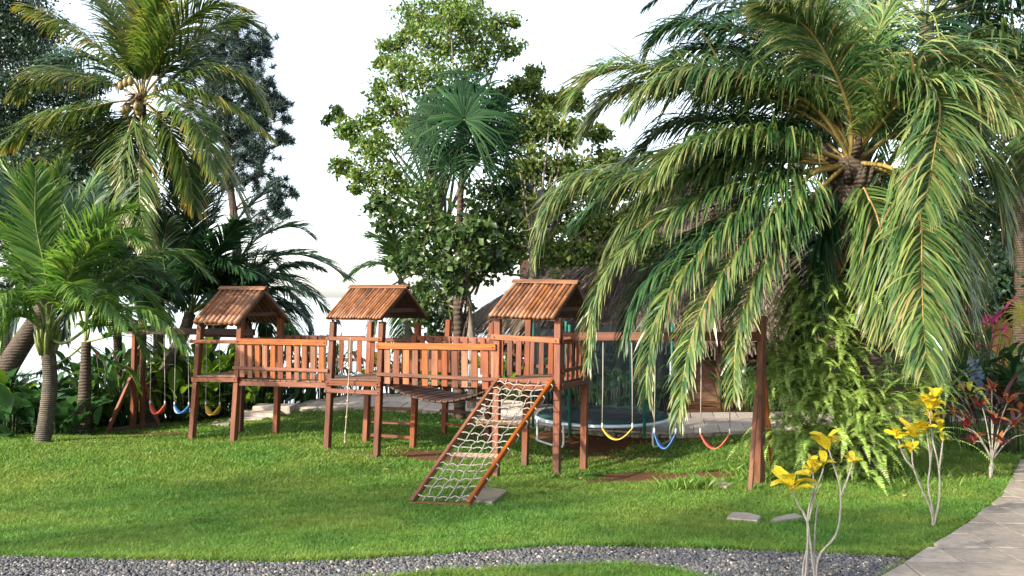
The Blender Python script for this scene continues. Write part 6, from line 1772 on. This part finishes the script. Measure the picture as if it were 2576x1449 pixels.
# yellow fan leaf of a small palm at the right edge
c = on_ground(2640, 13.5)
yp = thing('fan_palm', 'small palm showing one bright yellow green fan leaf at the right edge', 'palm', c)
cc = at(2640, 790, 13.5)
mb = MB(); mb.tube([c - V(0, 0, .1), (c + cc) / 2 + V(.05, 0, 0), cc - V(0, 0, .2)], [.05, .045, .035], 7); mb.build('trunk', BARK_FAN, yp, True)
FANY = leaf_mat('yellow green fan leaf', [(.26, .27, .03), (.36, .33, .05), (.42, .36, .06)], None, rough=.4, trans=.4, spec=.4, objvar=0)
fan_leaf(yp, cc - V(0, 0, .2), at(2590, 790, 13.3), V(-.2, -1, .5), V(-.9, 0, .5), .5, FANY, 200, 24, .2)
fan_leaf(yp, cc - V(0, 0, .2), at(2700, 740, 13.5), V(.2, -.8, .6), V(.9, 0, .5), .5, FANY, 240, 24, .2)
# a few fallen leaves
random.seed(9)
DRY = leaf_mat('fallen leaf', [(.3, .17, .05), (.42, .3, .1), (.25, .2, .1)], None, rough=.7, trans=.1, spec=.2)
FL = [leaf_mesh('fallen', 1.0, .45, DRY, .3, 4, .3)]
fl_spots = [(1670, 1128, .2, 'pale fallen leaf on the bare ground below the trampoline'), (1838, 1118, .13, 'small fallen leaf beyond the red swing'), (960, 1190, .13, 'fallen leaf on the lawn in front of the middle tower'), (1520, 1170, .12, 'fallen leaf beside the right tower rear leg'), (1615, 1190, .14, 'fallen leaf on the bare patch under the swings'),
            (2120, 1180, .12, 'yellow fallen leaf under the ferns'), (2275, 1255, .13, 'brown fallen leaf left of the taller yellow croton'), (2170, 1225, .12, 'orange fallen leaf on the lawn before the ferns'), (1460, 1213, .1, 'fallen leaf in the grass near the right tower front leg'), (660, 1092, .1, 'fallen leaf below the left bridge'), (900, 1068, .1, 'fallen leaf under the middle tower'), (850, 1045, .1, 'fallen leaf near the terrace path')]
for px, py, s, nm in fl_spots:
    p = ground_at(px, py); t = thing('fallen_leaf', nm, 'leaf', p + V(0, 0, .03), 'fallen leaves on the lawn')
    put_leaf(t, FL[0], p + V(0, 0, .045), random.random() * 6, .1, random.uniform(-.3, .3), s, 'blade')

# ------------------------------------------------------------------ unseen trees added left of the view to shade the lawn
for nm, bx_, by_, blobs in [('leafy shade tree outside the left edge, nearer one, shading the lawn', -7.6, .7, [(-6.4, .7, 6.2, 1.0), (-7.8, 1.3, 6.8, 1.2), (-7.4, -.3, 5.6, 1.1), (-9.0, .7, 6.2, 1.1), (-8.4, 2.1, 5.8, 1.0), (-6.2, 2.1, 5.2, .8)]),
                            ('leafy shade tree outside the left edge, farther one, shading the lawn', -12.4, 2.5, [(-11.2, 2.3, 6.4, 1.1), (-12.6, 3.3, 7.0, 1.3), (-13.4, 1.5, 6.2, 1.2), (-11.4, 3.8, 5.6, .9), (-14.4, 2.9, 6.6, 1.2), (-15.4, 3.9, 6.4, 1.2)])]:
    b = V(bx_, by_, gz(bx_, by_))
    t = thing('unseen_shade_tree', nm, 'tree', b)
    fk = b + V(.1, .1, 3.4)
    mb = MB(); P, _ = spline([b - V(0, 0, .2), (b + fk) / 2 + V(.08, 0, 0), fk], 12); mb.tube(P, np.linspace(.2, .12, 12), 9); mb.build('trunk', BARK, t, True)
    cr = MB(); br_ = MB()
    for x, y, h, r in blobs:
        cp = V(x, y, b.z + h); limb(br_, fk, cp, .06, .015)
        for k in range(13):
            g = rng.normal(0, 1, 3); g *= rng.random() ** .4 * r / np.linalg.norm(g); q = np.array(tuple(cp)) + g
            limb(br_, cp, q, .014, .005, .3, 4); leaves(cr, q + rng.normal(0, .24, (34, 3)), 34, .15)
    br_.build('branches', BARK, t, True); o = cr.build('crown', LEAF_H, t); o['kind'] = 'stuff'
